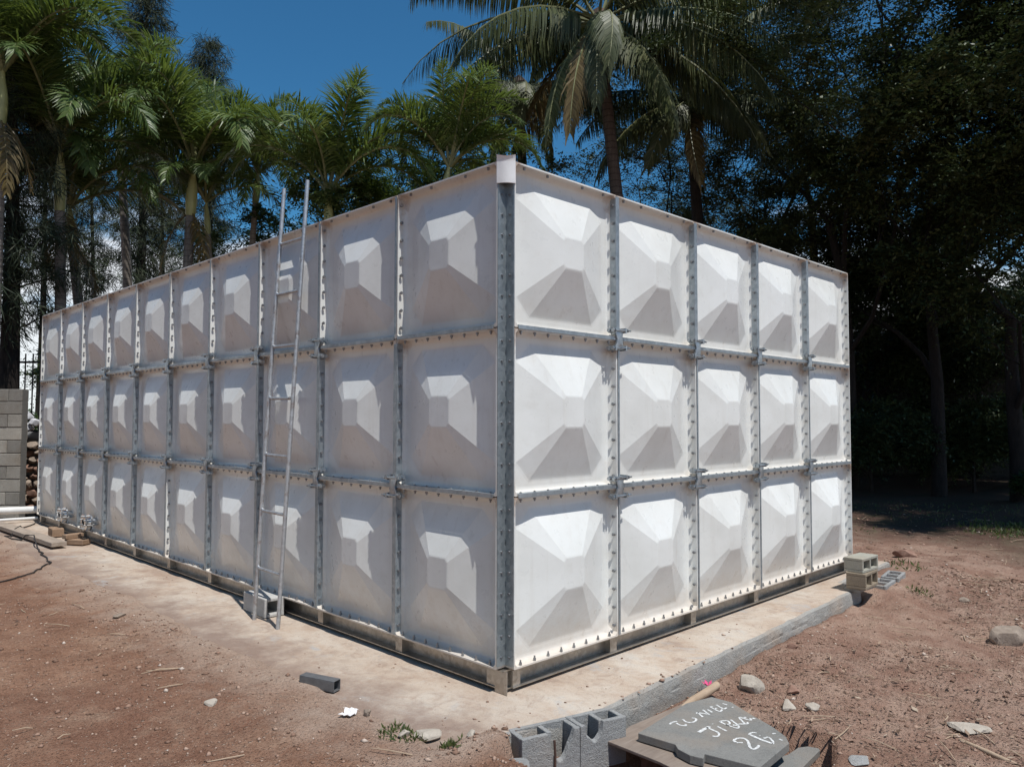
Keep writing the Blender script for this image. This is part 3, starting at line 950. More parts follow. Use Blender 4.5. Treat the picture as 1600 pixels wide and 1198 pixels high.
# boards over the pit -------------------------------------------------
def board(name, pxs, z1, th, mat):
    P = [PZ(u, v, z1) for u, v in pxs]
    c = sum(P, Vector())/len(P)
    poly = [(p.x-c.x, p.y-c.y) for p in P]
    ar = sum(poly[i-1][0]*poly[i][1]-poly[i][0]*poly[i-1][1] for i in range(len(poly)))
    if ar < 0: poly = poly[::-1]
    o = MB().prism(poly, -th, 0).build(name, mat)
    o.location = (c.x, c.y, z1)
    bevel(o, 0.003, 2)
    return o
gb = board('grey_board', [(997, 1144.5), (1055, 1162), (1059, 1169), (1078, 1179), (1099, 1184), (1101, 1177), (1150, 1189), (1187, 1198), (1205, 1183), (1233, 1160), (1228, 1150), (1208, 1135), (1168, 1112), (1142, 1096), (1112, 1088), (1072, 1098)], -0.055, 0.042, MT['slate'])
tag(gb, 'flat grey board with white chalk writing laid across the pit', 'board')
strokes = [
 [(120,332),(150,310),(205,298)], [(195,318),(240,342),(300,347),(300,330)],
 [(270,275),(300,302),(360,312),(412,296),(415,268),(370,260)],
 [(428,212),(440,200),(495,250)], [(440,200),(550,218)], [(495,168),(570,224)],
 [(548,165),(602,196)], [(580,135),(682,186),(716,165)], [(580,135),(606,128)], [(628,160),(655,148)],
 [(650,112),(728,156),(766,144)], [(718,98),(772,112)], [(826,136),(842,142)],
 [(450,422),(510,388),(572,358)], [(535,368),(640,410),(680,440),(662,468),(606,466)], [(602,327),(610,330)],
 [(660,355),(766,410)], [(685,300),(772,292),(802,325),(758,336)], [(685,300),(792,352)], [(758,336),(884,376),(900,350),(836,340)],
 [(812,280),(902,346)], [(900,330),(1000,326),(1000,308)], [(905,255),(968,322)], [(912,250),(1036,286),(1032,262)], [(960,262),(985,250)], [(1060,262),(1092,272)],
 [(872,534),(850,520),(868,500),(920,488),(972,496),(1010,530),(1030,588),(1068,614),(1110,600),(1136,570)], [(880,540),(950,540)],
 [(1018,444),(1058,426),(1106,430)], [(1018,444),(1150,502),(1288,552)], [(1140,458),(1146,462)], [(1188,492),(1244,480),(1292,528),(1290,556)],
 [(1285,440),(1322,436)], [(1362,500),(1402,516)]]
thick = {13: 0.019, 14: 0.013, 26: 0.014, 29: 0.016}
mb = MB()
for si, st in enumerate(strokes):
    P = [PZ(1030+a_/7.27, 1085+b_/7.27, -0.0535) for a_, b_ in st]
    # resample smoothly
    Q = []
    for i in range(len(P)-1):
        p0 = P[max(i-1, 0)]; p1 = P[i]; p2 = P[i+1]; p3 = P[min(i+2, len(P)-1)]
        for k in range(6):
            t = k/6
            Q.append(0.5*((2*p1)+(p2-p0)*t+(2*p0-5*p1+4*p2-p3)*t*t+(3*p1-p0-3*p2+p3)*t**3))
    Q.append(P[-1])
    wd = thick.get(si, 0.0115)
    V = []
    for i, p in enumerate(Q):
        t = (Q[min(i+1, len(Q)-1)]-Q[max(i-1, 0)]); t.z = 0
        if t.length < 1e-6: t = Vector((1, 0, 0))
        t.normalize(); nn_ = Vector((-t.y, t.x, 0))
        ww = wd*0.5*(0.8+0.4*R.random())
        for sgn in (-1, 1):
            q = p+nn_*sgn*ww
            V.append((q.x, q.y, -0.0535))
    F = [(2*i, 2*i+1, 2*i+3, 2*i+2) for i in range(len(Q)-1)]
    mb.add(V, F)
ch = mb.build('chalk_lettering', MT['chalk'])
ch.parent = gb
ch.matrix_parent_inverse = Matrix.Translation(-Vector(gb.location))
bb = board('brown_board', [(949.5, 1157), (985, 1133), (1068, 1098), (1085, 1110), (1180, 1200), (1150, 1230), (1098, 1222), (1030, 1189)], -0.102, 0.016, MT['brownboard'])
tag(bb, 'thin brown wooden board lying under the grey chalked board', 'board')
rb = MB().prism([(0.14, -0.86), (0.20, -0.84), (0.30, -1.42), (0.24, -1.44)], -0.60, -0.1185).build('steel_frame', MT['rust'])
tag(rb, 'rusty dark steel frame standing in the pit under the brown board', 'frame'); bevel(rb, 0.01)
gp = board('grey_offcut', [(1130, 1206), (1172, 1192), (1231, 1178), (1247, 1167), (1262, 1165), (1279, 1168), (1281, 1171), (1246, 1206)], -0.16, 0.035, MT['slate'])
tag(gp, 'smaller grey board piece in the pit beside the chalked board', 'board')
su = MB().box((0.62, -1.46, -0.62), (0.72, -1.36, -0.197)).build('support_post', MT['block'])
tag(su, 'short grey support standing in the pit beneath the grey board piece', 'support'); bevel(su)
for (x_, y_) in ():
    pass

# square steel tube offcut
p0 = Vector((-0.79, 0.925, 0)); p1 = Vector((-0.70, 0.69, 0))
dv_ = (p1-p0); Lt = dv_.length; an = math.atan2(dv_.y, dv_.x)
mb = MB(); hw = 0.032; t = 0.004
mb.box((0, -hw, 0), (Lt, hw, t)).box((0, -hw, 2*hw-t), (Lt, hw, 2*hw)).box((0, -hw, t), (Lt, -hw+t, 2*hw-t)).box((0, hw-t, t), (Lt, hw, 2*hw-t))
sq = mb.build('square_tube', MT['tube']); sq.location = (p0.x, p0.y, 0.012); sq.rotation_euler = (0, rad(1), an)
tag(sq, 'short dark grey square steel tube offcut lying on the sandy slab', 'steel tube'); bevel(sq, 0.002)

# crumpled white paper
me = bpy.data.meshes.new('paper_scrap'); bm = bmesh.new()
bmesh.ops.create_grid(bm, x_segments=6, y_segments=5, size=0.05)
for v in bm.verts: v.co = Vector((v.co.x*1.0+R.uniform(-.006, .006), v.co.y*0.7+R.uniform(-.005, .005), R.uniform(0, .012)+abs(v.co.x)*0.12))
bm.to_mesh(me); bm.free()
pp = link('paper_scrap', me, None, MT['paper'], Matrix.Translation((-0.866, 0.31, float(ground_h(-.866, .31))+.006)) @ Matrix.Rotation(0.6, 4, 'Z'))
tag(pp, 'crumpled white paper scrap on the soil near the square tube', 'paper')
so = pp.modifiers.new('solid', 'SOLIDIFY'); so.thickness = 0.002

# plank, offcuts, pipe, cable at the far left
def plank(name, a_, b_, wdt, th, mat, zoff=0.0):
    a_ = Vector(a_); b_ = Vector(b_); d_ = b_-a_
    o = MB().box((0, -wdt/2, 0), (d_.length, wdt/2, th)).build(name, mat)
    o.location = a_+Vector((0, 0, zoff)); o.rotation_euler = (0, 0, math.atan2(d_.y, d_.x)); bevel(o, 0.006)
    return o
pl = plank('plank', (-0.60, 9.95, 0.03), (-0.46, 7.28, 0.03), 0.17, 0.055, MT['plank'])
tag(pl, 'long weathered plank lying on the sand by the far tank end', 'plank')
o = plank('wood_block', (-0.20, 8.55, 0.012), (-0.22, 8.27, 0.012), 0.14, 0.105, MT['brickwood']); tag(o, 'single brown wood block on the sand beside the plank', 'wood block')
o = plank('wood_block', (-0.28, 7.58, 0.012), (-0.14, 7.34, 0.012), 0.13, 0.06, MT['brickwood']); tag(o, 'lower of two stacked brown wood offcuts beside the tank base', 'wood block')
o = plank('wood_block', (-0.34, 7.55, 0.075), (-0.12, 7.52, 0.075), 0.10, 0.055, MT['brickwood']); o.rotation_euler.z += 0.35; tag(o, 'upper wood offcut resting askew on another beside the tank base', 'wood block')
pv = MB().tube([(0.10, 10.42, 0.165), (-0.40, 10.68, 0.160), (-1.6, 11.3, 0.16), (-3.2, 12.1, 0.15)], 0.055, 16).build('pvc_pipe', MT['pvc'], None, 40)
tag(pv, 'white plastic drain pipe at the foot of the block wall', 'pipe')
pv2 = MB().tube([(0.00, 10.22, 0.06), (-0.55, 10.42, 0.05), (-1.9, 11.05, 0.05)], 0.022, 10).build('thin_pipe', MT['pvc'], None, 40)
tag(pv2, 'thin pale pipe on the ground below the thick white pipe', 'pipe')
cab = [(-0.083, 10.004), (-0.417, 9.417), (-0.36, 9.322), (-0.748, 8.622), (-0.564, 8.082), (-0.653, 7.311), (-0.723, 6.961), (-0.80, 6.326), (-0.973, 5.908), (-1.158, 5.599), (-1.322, 5.47), (-1.7, 5.30), (-2.2, 5.3)]
cpts = []
for i in range(len(cab)-1):
    for k in range(5):
        t = k/5; x = cab[i][0]*(1-t)+cab[i+1][0]*t; y = cab[i][1]*(1-t)+cab[i+1][1]*t
        onp = abs(x+0.53) < 0.10 and 7.3 < y < 9.9
        cpts.append((x+0.02*math.sin(i*2+k), y, max(float(ground_h(x, y)), 0.0)+0.012+(0.075 if onp else 0)))
cb = MB().tube(cpts, 0.008, 6).build('black_cable', MT['cable'], None, 60)
tag(cb, 'thin black cable snaking over the plank and soil', 'cable')

# stick and pink flower by the slab edge
sp0 = Vector((0.72, -0.70, -0.13)); sp1 = Vector((1.24, -0.665, -0.095))
st = MB().tube([sp0, sp0.lerp(sp1, .4)+Vector((0, .01, .006)), sp0.lerp(sp1, .75), sp1], [0.020, 0.023, 0.026, 0.025], 10).build('stick', MT['stick'], None, 50)
tag(st, 'thick dry stick pointing from the grey board to the slab edge', 'stick')
fl = empty('flower', (1.235, -0.605, -0.115)); tag(fl, 'small pink flower lying at the end of the dry stick', 'flower')
for k in range(6):
    an_ = k*math.pi/3
    MB().add([(0, 0, 0), (0.028*math.cos(an_-.4), 0.028*math.sin(an_-.4), 0.016), (0.042*math.cos(an_), 0.042*math.sin(an_), 0.03), (0.028*math.cos(an_+.4), 0.028*math.sin(an_+.4), 0.016)], [(0, 1, 2), (0, 2, 3)]).build('petal', MT['pink'], fl)

# stones -----------------------------------------------------------------
def stone_mesh(sx, sy, sz, seed, mat, sub=3, ang=0.28):
    q = random.Random(seed)
    bm = bmesh.new(); bmesh.ops.create_icosphere(bm, subdivisions=sub, radius=1)
    dirs = [Vector((q.gauss(0, 1), q.gauss(0, 1), q.gauss(0, 1))).normalized() for _ in range(14)]
    offs = [q.uniform(0.50, 0.82) for _ in dirs]
    for v in bm.verts:
        p = v.co.copy()
        for d_, o_ in zip(dirs, offs):
            k_ = p.dot(d_)
            if k_ > o_: p -= d_*(k_-o_)*0.97
        p *= 1+q.uniform(-.022, .022)
        v.co = Vector((p.x*sx, p.y*sy, p.z*sz))
    me = bpy.data.meshes.new('stone'); bm.to_mesh(me); bm.free(); finish(me, 20); me.materials.append(mat)
    return me
SG, SR, SBn = MT['stonegrey'], MT['stonered'], MT['stonebrown']
stones = [
 (1.47, -0.775, 0.105, 0.085, 0.075, SG, 'large pale angular rock against the slab edge'),
 (1.36, -1.08, 0.085, 0.05, 0.035, SG, 'flat pale stone beyond the chalked board, left of its neighbour'),
 (1.40, -1.22, 0.055, 0.045, 0.034, SG, 'small pale stone just right of the flat one past the board'),
 (1.62, -0.99, 0.085, 0.045, 0.028, SR, 'flat dark red-brown brick piece behind the pale stones'),
 (3.86, -1.72, 0.20, 0.12, 0.105, SBn, 'long rounded brown stone at the right picture edge'),
 (1.72, -1.97, 0.13, 0.10, 0.022, SG, 'broad flat cream stone patch in the soil at lower right'),
 (6.70, -0.03, 0.15, 0.10, 0.07, SR, 'dark reddish stone on the soil beyond the hollow blocks'),
 (0.80, -1.72, 0.085, 0.055, 0.016, MT['block'], 'flat grey mortar slab half buried right of the pit'),
 (-1.06, 3.29, 0.075, 0.05, 0.022, SBn, 'flat grey-brown stone on the left soil nearest the sand'),
 (-1.335, 0.95, 0.055, 0.038, 0.018, SG, 'small whitish stone alone on the left foreground soil'),
 (-0.74, -0.19, 0.085, 0.060, 0.042, SG, 'larger pale stone in the weeds left of the broken blocks'),
 (-0.835, -0.135, 0.038, 0.034, 0.028, SG, 'small round pale stone touching the weeds'),
 (-0.80, 0.24, 0.030, 0.026, 0.030, SBn, 'small lumpy stone right of the paper scrap'),
 (-0.56, -0.33, 0.035, 0.025, 0.018, SG, 'small pale stone between the weeds and broken blocks'),
 (-0.50, -0.60, 0.115, 0.075, 0.030, MT['block'], 'flat grey concrete shard at the foot of the broken block'),
 (0.34, -0.66, 0.060, 0.045, 0.040, SG, 'whitish mortar chunk between the broken block and the stick'),
 (2.40, -0.62, 0.055, 0.032, 0.030, SR, 'small reddish brick chip against the slab edge'),
 (0.86, -0.69, 0.030, 0.022, 0.016, SG, 'small white chip beside the dry stick'),
 (5.2, -1.05, 0.06, 0.05, 0.03, SBn, 'small brown stone on the right soil past the blocks'),
 (3.1, -2.0, 0.045, 0.04, 0.02, SBn, 'small flat brown stone nearer than the rounded stone'),
]
for i, (x, y, sx, sy, sz, m_, lab) in enumerate(stones):
    o = link('stone', stone_mesh(sx, sy, sz, 40+i, m_), None, None,
             Matrix.Translation((x, y, max(float(ground_h(x, y)), 0.0 if x < -0.4 and y > -0.4 else -9)+sz*0.45)) @ Matrix.Rotation(R.uniform(0, 3), 4, 'Z'))
    tag(o, lab, 'stone', 'loose stones on the ground')

# loose pebbles, litter and twigs
def scatter(N, boxes):
    P = []
    for (x0, x1, y0, y1, wt) in boxes:
        k_ = int(N*wt)
        P.append(np.stack([rng.uniform(x0, x1, k_), rng.uniform(y0, y1, k_)], 1))
    return np.concatenate(P)
OCT_V = np.array([(1, 0, 0), (-1, 0, 0), (0, 1, 0), (0, -1, 0), (0, 0, 1), (0, 0, -1)], float)
OCT_F = np.array([(0, 2, 4), (2, 1, 4), (1, 3, 4), (3, 0, 4), (2, 0, 5), (1, 2, 5), (3, 1, 5), (0, 3, 5)])
P = scatter(10500, [(-2.8, -0.8, -1.6, 4.5, 0.36), (-2.2, -0.75, 4, 10, 0.07), (-0.4, 6.5, -2.8, -0.5, 0.42), (5.5, 12, -4, 2, 0.10), (-0.85, -0.3, -1.4, -0.3, 0.05), (-0.7, 2.5, -0.5, 0.0, 0.005), (-0.7, -0.1, 0, 8, 0.008), (-1.3, -0.8, 2.5, 3.3, 0.02), (-2.6, -1.5, -0.4, 0.6, 0.02), (0.3, 3.0, -0.85, -0.55, 0.07)])
hz = ground_h(P[:, 0], P[:, 1])
hz = np.maximum(hz, np.where((P[:, 1] > slab_edge_y(P[:, 0])) & (P[:, 0] > -0.95) & (P[:, 0] < 5.9), 0.0, -9))
keep = hz > -0.35
P, hz = P[keep], hz[keep]
sz = np.clip(rng.lognormal(math.log(0.0052), 0.55, len(P)), 0.002, 0.019)
sz = np.where(P[:, 0] > 5.5, sz*1.8, sz)
Vs = OCT_V[None]*(1+rng.uniform(-.35, .35, (len(P), 6, 3)))*sz[:, None, None]*np.array([1.2, 0.95, 0.6])
an_ = rng.uniform(0, 6.28, len(P)); ca_, sa_ = np.cos(an_), np.sin(an_)
X = Vs[:, :, 0]*ca_[:, None]-Vs[:, :, 1]*sa_[:, None]; Y = Vs[:, :, 0]*sa_[:, None]+Vs[:, :, 1]*ca_[:, None]
Vs = np.stack([X+P[:, 0:1], Y+P[:, 1:2], Vs[:, :, 2]+hz[:, None]+sz[:, None]*0.2], 2).reshape(-1, 3)
Fs = (OCT_F[None]+6*np.arange(len(P))[:, None, None]).reshape(-1, 3)
pb_ = link('pebbles', np_mesh('pebbles', Vs, Fs, MT['pebble'], np.repeat(rng.random(len(P))**1.2, 8)))
tag(pb_, 'loose pebbles and soil crumbs scattered over the ground', 'pebbles', None, 'stuff')

def quads(P, D, Wd, lens, wids, nrm=None):
    """flat rhombic blades from points P along unit D, side vectors Wd"""
    b0 = P; t1 = P+D*lens[:, None]
    mid = P+D*(lens*0.45)[:, None]
    l = mid-Wd*(wids*0.5)[:, None]; r = mid+Wd*(wids*0.5)[:, None]
    V = np.stack([b0, r, t1, l], 1).reshape(-1, 3)
    F = np.arange(len(P)*4).reshape(-1, 4)
    return V, F
def unit(a): return a/np.maximum(np.linalg.norm(a, axis=1, keepdims=True), 1e-9)
P = scatter(46000, [(0.9, 6.5, -3.4, -0.62, 0.62), (6, 13, -4, 3, 0.32), (-2.6, -0.8, -1.5, 5, 0.05)])
P = P[(vnoise(P[:, 0], P[:, 1], 0.9) > -0.18) | (P[:, 0] > 6)]
hz = ground_h(P[:, 0], P[:, 1]); ok = (hz > -0.3) & ((P[:, 1] < slab_edge_y(P[:, 0])-0.02) | (P[:, 0] > 5.95) | (P[:, 0] < -0.9)); P = P[ok]; hz = hz[ok]
N = len(P)
an_ = rng.uniform(0, 6.28, N)
D = unit(np.stack([np.cos(an_), np.sin(an_), rng.normal(0, 0.25, N)], 1))
S = unit(np.cross(D, unit(np.stack([rng.normal(0, .4, N), rng.normal(0, .4, N), np.ones(N)], 1))))
ln = np.clip(rng.lognormal(math.log(0.0165), 0.5, N), 0.005, 0.075); wd = ln*rng.uniform(0.12, 0.5, N)
V, F = quads(np.column_stack([P, hz+0.006+rng.random(N)*0.008]), D, S, ln, wd)
lt = link('leaf_litter', np_mesh('leaf_litter', V, F, MT['litter'], rng.random(N)**1.25))
tag(lt, 'dry brown leaf litter over the soil on the right', 'leaf litter', None, 'stuff')
# twigs
mb = MB()
for i in range(150):
    if i < 105: x, y = R.uniform(1.0, 7.5), R.uniform(-3.2, -0.75)
    elif i < 125: x, y = R.uniform(7, 13), R.uniform(-2, 4)
    else: x, y = R.uniform(-2.4, -0.95), R.uniform(-0.8, 4.5)
    a_ = R.uniform(0, 3.14); L_ = R.uniform(0.04, 0.22)*(1.8 if x > 7 else 1)
    z_ = float(ground_h(x, y))
    if z_ < -0.3: continue
    p0 = Vector((x, y, z_+0.006)); p2 = p0+Vector((math.cos(a_)*L_, math.sin(a_)*L_, R.uniform(0, .02)))
    p1 = p0.lerp(p2, .5)+Vector((R.uniform(-.015, .015), R.uniform(-.015, .015), R.uniform(0, .012)))
    mb.tube([p0, p1, p2], [0.003, 0.0035, 0.002], 5)
tw = mb.build('twigs', MT['barkdark'] if False else MT['stick'], None, 60)
tag(tw, 'small dry twigs scattered on the soil', 'twigs', None, 'stuff')
br = MB().tube([PZ(1500, 1155, -.15), PZ(1545, 1175, -.13), PZ(1600, 1200, -.14), PZ(1660, 1225, -.15)], [0.010, 0.013, 0.013, 0.010], 8).build('fallen_branch', MT['stick'], None, 60)
tag(br, 'thin fallen branch on the soil in the lower right corner', 'branch')

# weeds
def weeds(name, spots, label):
    Ps = []
    for (x, y, r_, n_, hgt) in spots:
        aa = rng.uniform(0, 6.28, n_); rr = r_*np.sqrt(rng.random(n_))
        xx = x+rr*np.cos(aa); yy = y+rr*np.sin(aa)
        Ps.append(np.column_stack([xx, yy, ground_h(xx, yy)+0.002, np.full(n_, hgt)]))
    Q = np.concatenate(Ps); n_ = len(Q)
    D = unit(np.column_stack([rng.normal(0, .55, n_), rng.normal(0, .55, n_), np.abs(rng.normal(.8, .3, n_))]))
    S = unit(np.cross(D, rng.normal(size=(n_, 3))))
    ln = Q[:, 3]*rng.uniform(.5, 1.2, n_)
    V, F = quads(Q[:, :3], D, S, ln, ln*0.28)
    o = link(name, np_mesh(name, V, F, MT['grass'], rng.random(n_)))
    tag(o, label, 'weeds', None, 'stuff')
weeds('weeds', [(-0.80, -0.10, 0.14, 240, 0.035), (-0.68, -0.28, 0.08, 60, 0.03), (-0.74, -0.36, 0.05, 60, 0.04), (10.6, -0.5, 0.9, 700, 0.075), (9.9, -0.3, 0.5, 160, 0.06), (12.0, 0.6, 1.8, 500, 0.06), (8.9, 1.6, 0.6, 60, 0.045), (6.0, -0.25, 0.2, 60, 0.07), (5.0, -0.72, 0.12, 50, 0.05), (11.5, 3.2, 1.2, 120, 0.06)],
      'low green weeds growing in patches on the soil')

# ------------------------------------------------------------------ far left: block wall, rubble, fence
LAT = Vector((_r[0], _r[1], 0)); FWD = Vector((math.cos(YAW), math.sin(YAW), 0))
wall_end = PX(35, 795, 12.2); wall_end.z = 0
wl = empty('block_wall', wall_end); wl.rotation_euler = (0, 0, math.atan2(-LAT.y, -LAT.x))
tag(wl, 'unplastered grey concrete block wall end at the far left', 'wall')
bh = 0.205
bme = {}
for row in range(10):
    off = 0.0 if row % 2 == 0 else -0.235
    x = off
    for c in range(6):
        x0 = max(x, 0.0); x1 = x+0.46
        if x1-x0 > 0.05:
            key = (round(x1-x0, 2), R.randrange(3))
            if key not in bme:
                L_ = x1-x0
                q = MB().box((0.005, -0.085, 0.005), (L_-0.005, 0.085, bh-0.006))
                bme[key] = q.mesh('block', MT['wallblock'])
            o = link('block', bme[key], wl, None, Matrix.Translation((x0, R.uniform(-.006, .006), 0.0+row*bh)))
            bevel(o, 0.008, 2)
        x = x1
MB().box((0.004, -0.068, 0), (2.3, 0.068, 10*bh-0.012)).build('mortar', MT['mortar'], wl)

rw = empty('rubble_wall', PX(52, 790, 13.0)); rw.location.z = 0
tag(rw, 'low wall of stacked rubble stones behind the tank end', 'wall')
MB().box((-0.9, 0.10, 0), (0.45, 0.5, 1.18)).xform(Matrix.Rotation(math.atan2(LAT.y, LAT.x), 4, 'Z')).build('earth_core', MT['mortar'], rw)
i = 0
RM = [stone_mesh(0.15, 0.11, 0.070, 300+k_, [SBn, SBn, SR][k_ % 3], 2) for k_ in range(6)]
for row in range(9):
    for c in range(5):
        sx_ = -0.42+c*0.2+(0.1 if row % 2 else 0)+R.uniform(-.03, .03)
        p = LAT*sx_+FWD*(0.03+R.uniform(-.04, .04))+Vector((0, 0, 0.07+row*0.13+R.uniform(-.02, .02)))
        link('stone', RM[R.randrange(6)], rw, None, Matrix.Translation(p) @ Matrix.Rotation(R.uniform(0, 6), 4, 'Z') @ Matrix.Rotation(R.uniform(-.5, .5), 4, 'X') @ Matrix.Diagonal((R.uniform(.7, 1.2), R.uniform(.8, 1.1), R.uniform(.75, 1.25), 1)))

# plastic sacks dumped on the rubble wall
for k_, (u, v, s_, mt, lab) in enumerate(((43, 650, 0.11, 'plastic', 'upper small white plastic bag behind the block wall end'), (44, 668, 0.13, 'plastic', 'lower white plastic bag on the rubble by the wall end'),
                                   (56, 660, 0.12, 'plastic', 'white plastic bag nearest the tank end above the rubble'), (50, 683, 0.17, 'black', 'black plastic bag on top of the rubble wall'))):
    p = PX(u, v, 13.15)
    o = link('plastic_bag', stone_mesh(s_, s_*0.8, s_*0.75, 500+k_, MT[mt], 3), None, None, Matrix.Translation(p))
    tag(o, lab, 'bag')
heap = link('rubbish_heap', stone_mesh(0.7, 0.35, 0.28, 520, MT['stonebrown'], 3), None, None, Matrix.Translation(PX(50, 700, 13.45)))
tag(heap, 'brown heap of rubble under the plastic bags', 'heap')

fn = empty('iron_fence', PX(25, 700, 14.2)); fn.location.z = 0
tag(fn, 'black iron railing fence behind the block wall', 'fence')
for z_ in (0.55, 1.55, 2.62):
    MB().tube([LAT*-1.6+Vector((0, 0, z_)), LAT*0.75+Vector((0, 0, z_))], 0.02, 6).build('rail', MT['black'], fn)
for k_ in range(17):
    p = LAT*(-1.55+k_*0.14)
    MB().tube([p+Vector((0, 0, 0.3)), p+Vector((0, 0, 2.78))], 0.0125, 6).build('bar', MT['black'], fn)
for k_ in (-1.62, -0.25, 0.56):
    p = LAT*k_
    MB().box((-0.05, -0.05, 0), (0.05, 0.05, 2.8)).xform(Matrix.Translation(p)).build('post', MT['black'], fn)

# ------------------------------------------------------------------ far right: boundary wall and a pale house behind the trees
bw = MB()
wa = PX(1150, 700, 25); wb = PX(1830, 700, 21)
wa.z = wb.z = 0
d_ = (wb-wa); L_ = d_.length
bwall = empty('boundary_wall', wa, math.atan2(d_.y, d_.x))
tag(bwall, 'long dark boundary wall in deep shade under the trees', 'wall')
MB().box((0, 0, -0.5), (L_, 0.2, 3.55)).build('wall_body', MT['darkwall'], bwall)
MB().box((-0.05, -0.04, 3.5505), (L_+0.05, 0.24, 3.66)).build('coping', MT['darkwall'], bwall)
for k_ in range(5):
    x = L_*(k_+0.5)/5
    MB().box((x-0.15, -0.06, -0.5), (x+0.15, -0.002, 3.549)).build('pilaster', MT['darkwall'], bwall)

hs = empty('house', PX(1430, 640, 44)); hs.location.z = 0; hs.rotation_euler = (0, 0, math.atan2(LAT.y, LAT.x)+0.15)
tag(hs, 'pale low house glimpsed through the dark trees beyond the boundary wall', 'house')
MB().box((-7, 0, 0), (8, 8, 7.2)).build('wall', MT['cream'], hs)
MB().add([(-7.6, -0.8, 7.2), (8.6, -0.8, 7.2), (8.6, 8.8, 7.2), (-7.6, 8.8, 7.2), (-7.6, 4, 9.6), (8.6, 4, 9.6)], [(0, 1, 5, 4), (2, 3, 4, 5), (0, 4, 3), (1, 2, 5), (0, 3, 2, 1)]).build('roof', MT['roof'], hs)
for x in (-5.5, -2.2, 1.2, 4.6):
    wn = MB().box((x, -0.06, 4.6), (x+1.5, -0.003, 6.0)).build('window', MT['cream'], hs)
    MB().box((x+0.1, -0.075, 4.7), (x+1.4, -0.061, 5.9)).build('pane', MT['glass'], wn)

# ================================================================== TREES
def frond_mesh(L, e0, e1, nleaf, ll, lw, vee, droop, mat, matr, seed, stalk=0.12, fwd=0.55, curl=1.15, vj=11):
    """feather leaf in the local x-z plane, growing along +x"""
    q = np.random.default_rng(seed)
    ns = 16; pts = [Vector((0, 0, 0))]
    for i in range(ns):
        t = (i+0.5)/ns; e = rad(e0+(e1-e0)*t**curl)
        pts.append(pts[-1]+Vector((math.cos(e), 0, math.sin(e)))*(L/ns))
    P = np.array([tuple(p) for p in pts])
    mb = MB().tube(pts[::2], [0.020*(1-0.85*i/(len(pts[::2])-1))*L**0.5 for i in range(len(pts[::2]))], 5, False)
    nrV = len(mb.v); V = list(mb.v); F = [f for f in mb.f]; rn = [0.5]*len(F); mi = [1]*len(F)
    ts = np.linspace(stalk, 0.995, nleaf)
    for side in (-1, 1):
        for t in ts:
            tt = min(max(t+q.normal(0, 0.004), 0), 0.999)*ns; i = int(tt); f_ = tt-i
            p = P[i]*(1-f_)+P[min(i+1, ns)]*f_
            tg = P[min(i+1, ns)]-P[i]; tg = tg/np.linalg.norm(tg)
            up = np.array((-tg[2], 0, tg[0]))
            prof = math.sin(math.pi*min(1, (0.10+0.90*t))**0.75)**0.6 if t < 0.97 else 0.35
            l_ = ll*max(0.3, prof)*(1+q.normal(0, 0.08))
            va = rad(vee+q.normal(0, vj))
            d = tg*(fwd+0.5*t)+np.array((0, side, 0))*math.cos(va)+up*math.sin(va)
            d = d/np.linalg.norm(d)
            wv = np.cross(d, up); wv = wv/max(np.linalg.norm(wv), 1e-6)
            wv = wv*math.cos(.4)+np.cross(d, wv)*math.sin(.4)*side
            pos = p.copy(); base = len(V)
            seg = 3; wds = (0.55, 1.0, 0.75, 0.05)
            g = droop*(1+q.normal(0, 0.18))
            for s_ in range(seg+1):
                V.append(tuple(pos-wv*lw*wds[s_]*0.5)); V.append(tuple(pos+wv*lw*wds[s_]*0.5))
                d = d+np.array((0, 0, -g*(0.6+0.5*s_))); d = d/np.linalg.norm(d)
                pos = pos+d*l_/seg
            r_ = float(np.clip(q.normal(0.5, 0.22), 0, 1))
            for s_ in range(seg):
                F.append((base+2*s_, base+2*s_+1, base+2*s_+3, base+2*s_+2)); rn.append(r_); mi.append(0)
    me = bpy.data.meshes.new('frond'); me.from_pydata([tuple(map(float, v)) for v in V], [], F)
    at = me.attributes.new('rnd', 'FLOAT', 'FACE'); at.data.foreach_set('value', np.array(rn, dtype=np.float32))
    me.materials.append(mat); me.materials.append(matr)
    me.polygons.foreach_set('material_index', np.array(mi, dtype=np.int32))
    me.update()
    return me

def taper(p0, p1, r0, r1, n=12, bow=0.0, nseg=9, bulge=0.0):
    p0 = Vector(p0); p1 = Vector(p1); d = p1-p0
    side = Vector((d.z, 0.3*d.z, -d.x)).normalized() if abs(d.z) > 0 else Vector((1, 0, 0))
    pts = []; rr = []
    for i in range(nseg+1):
        t = i/nseg
        pts.append(p0+d*t+side*bow*math.sin(math.pi*t))
        rr.append(r0+(r1-r0)*t+bulge*math.sin(math.pi*min(1, t*1.2)))
    return MB().tube(pts, rr, n)

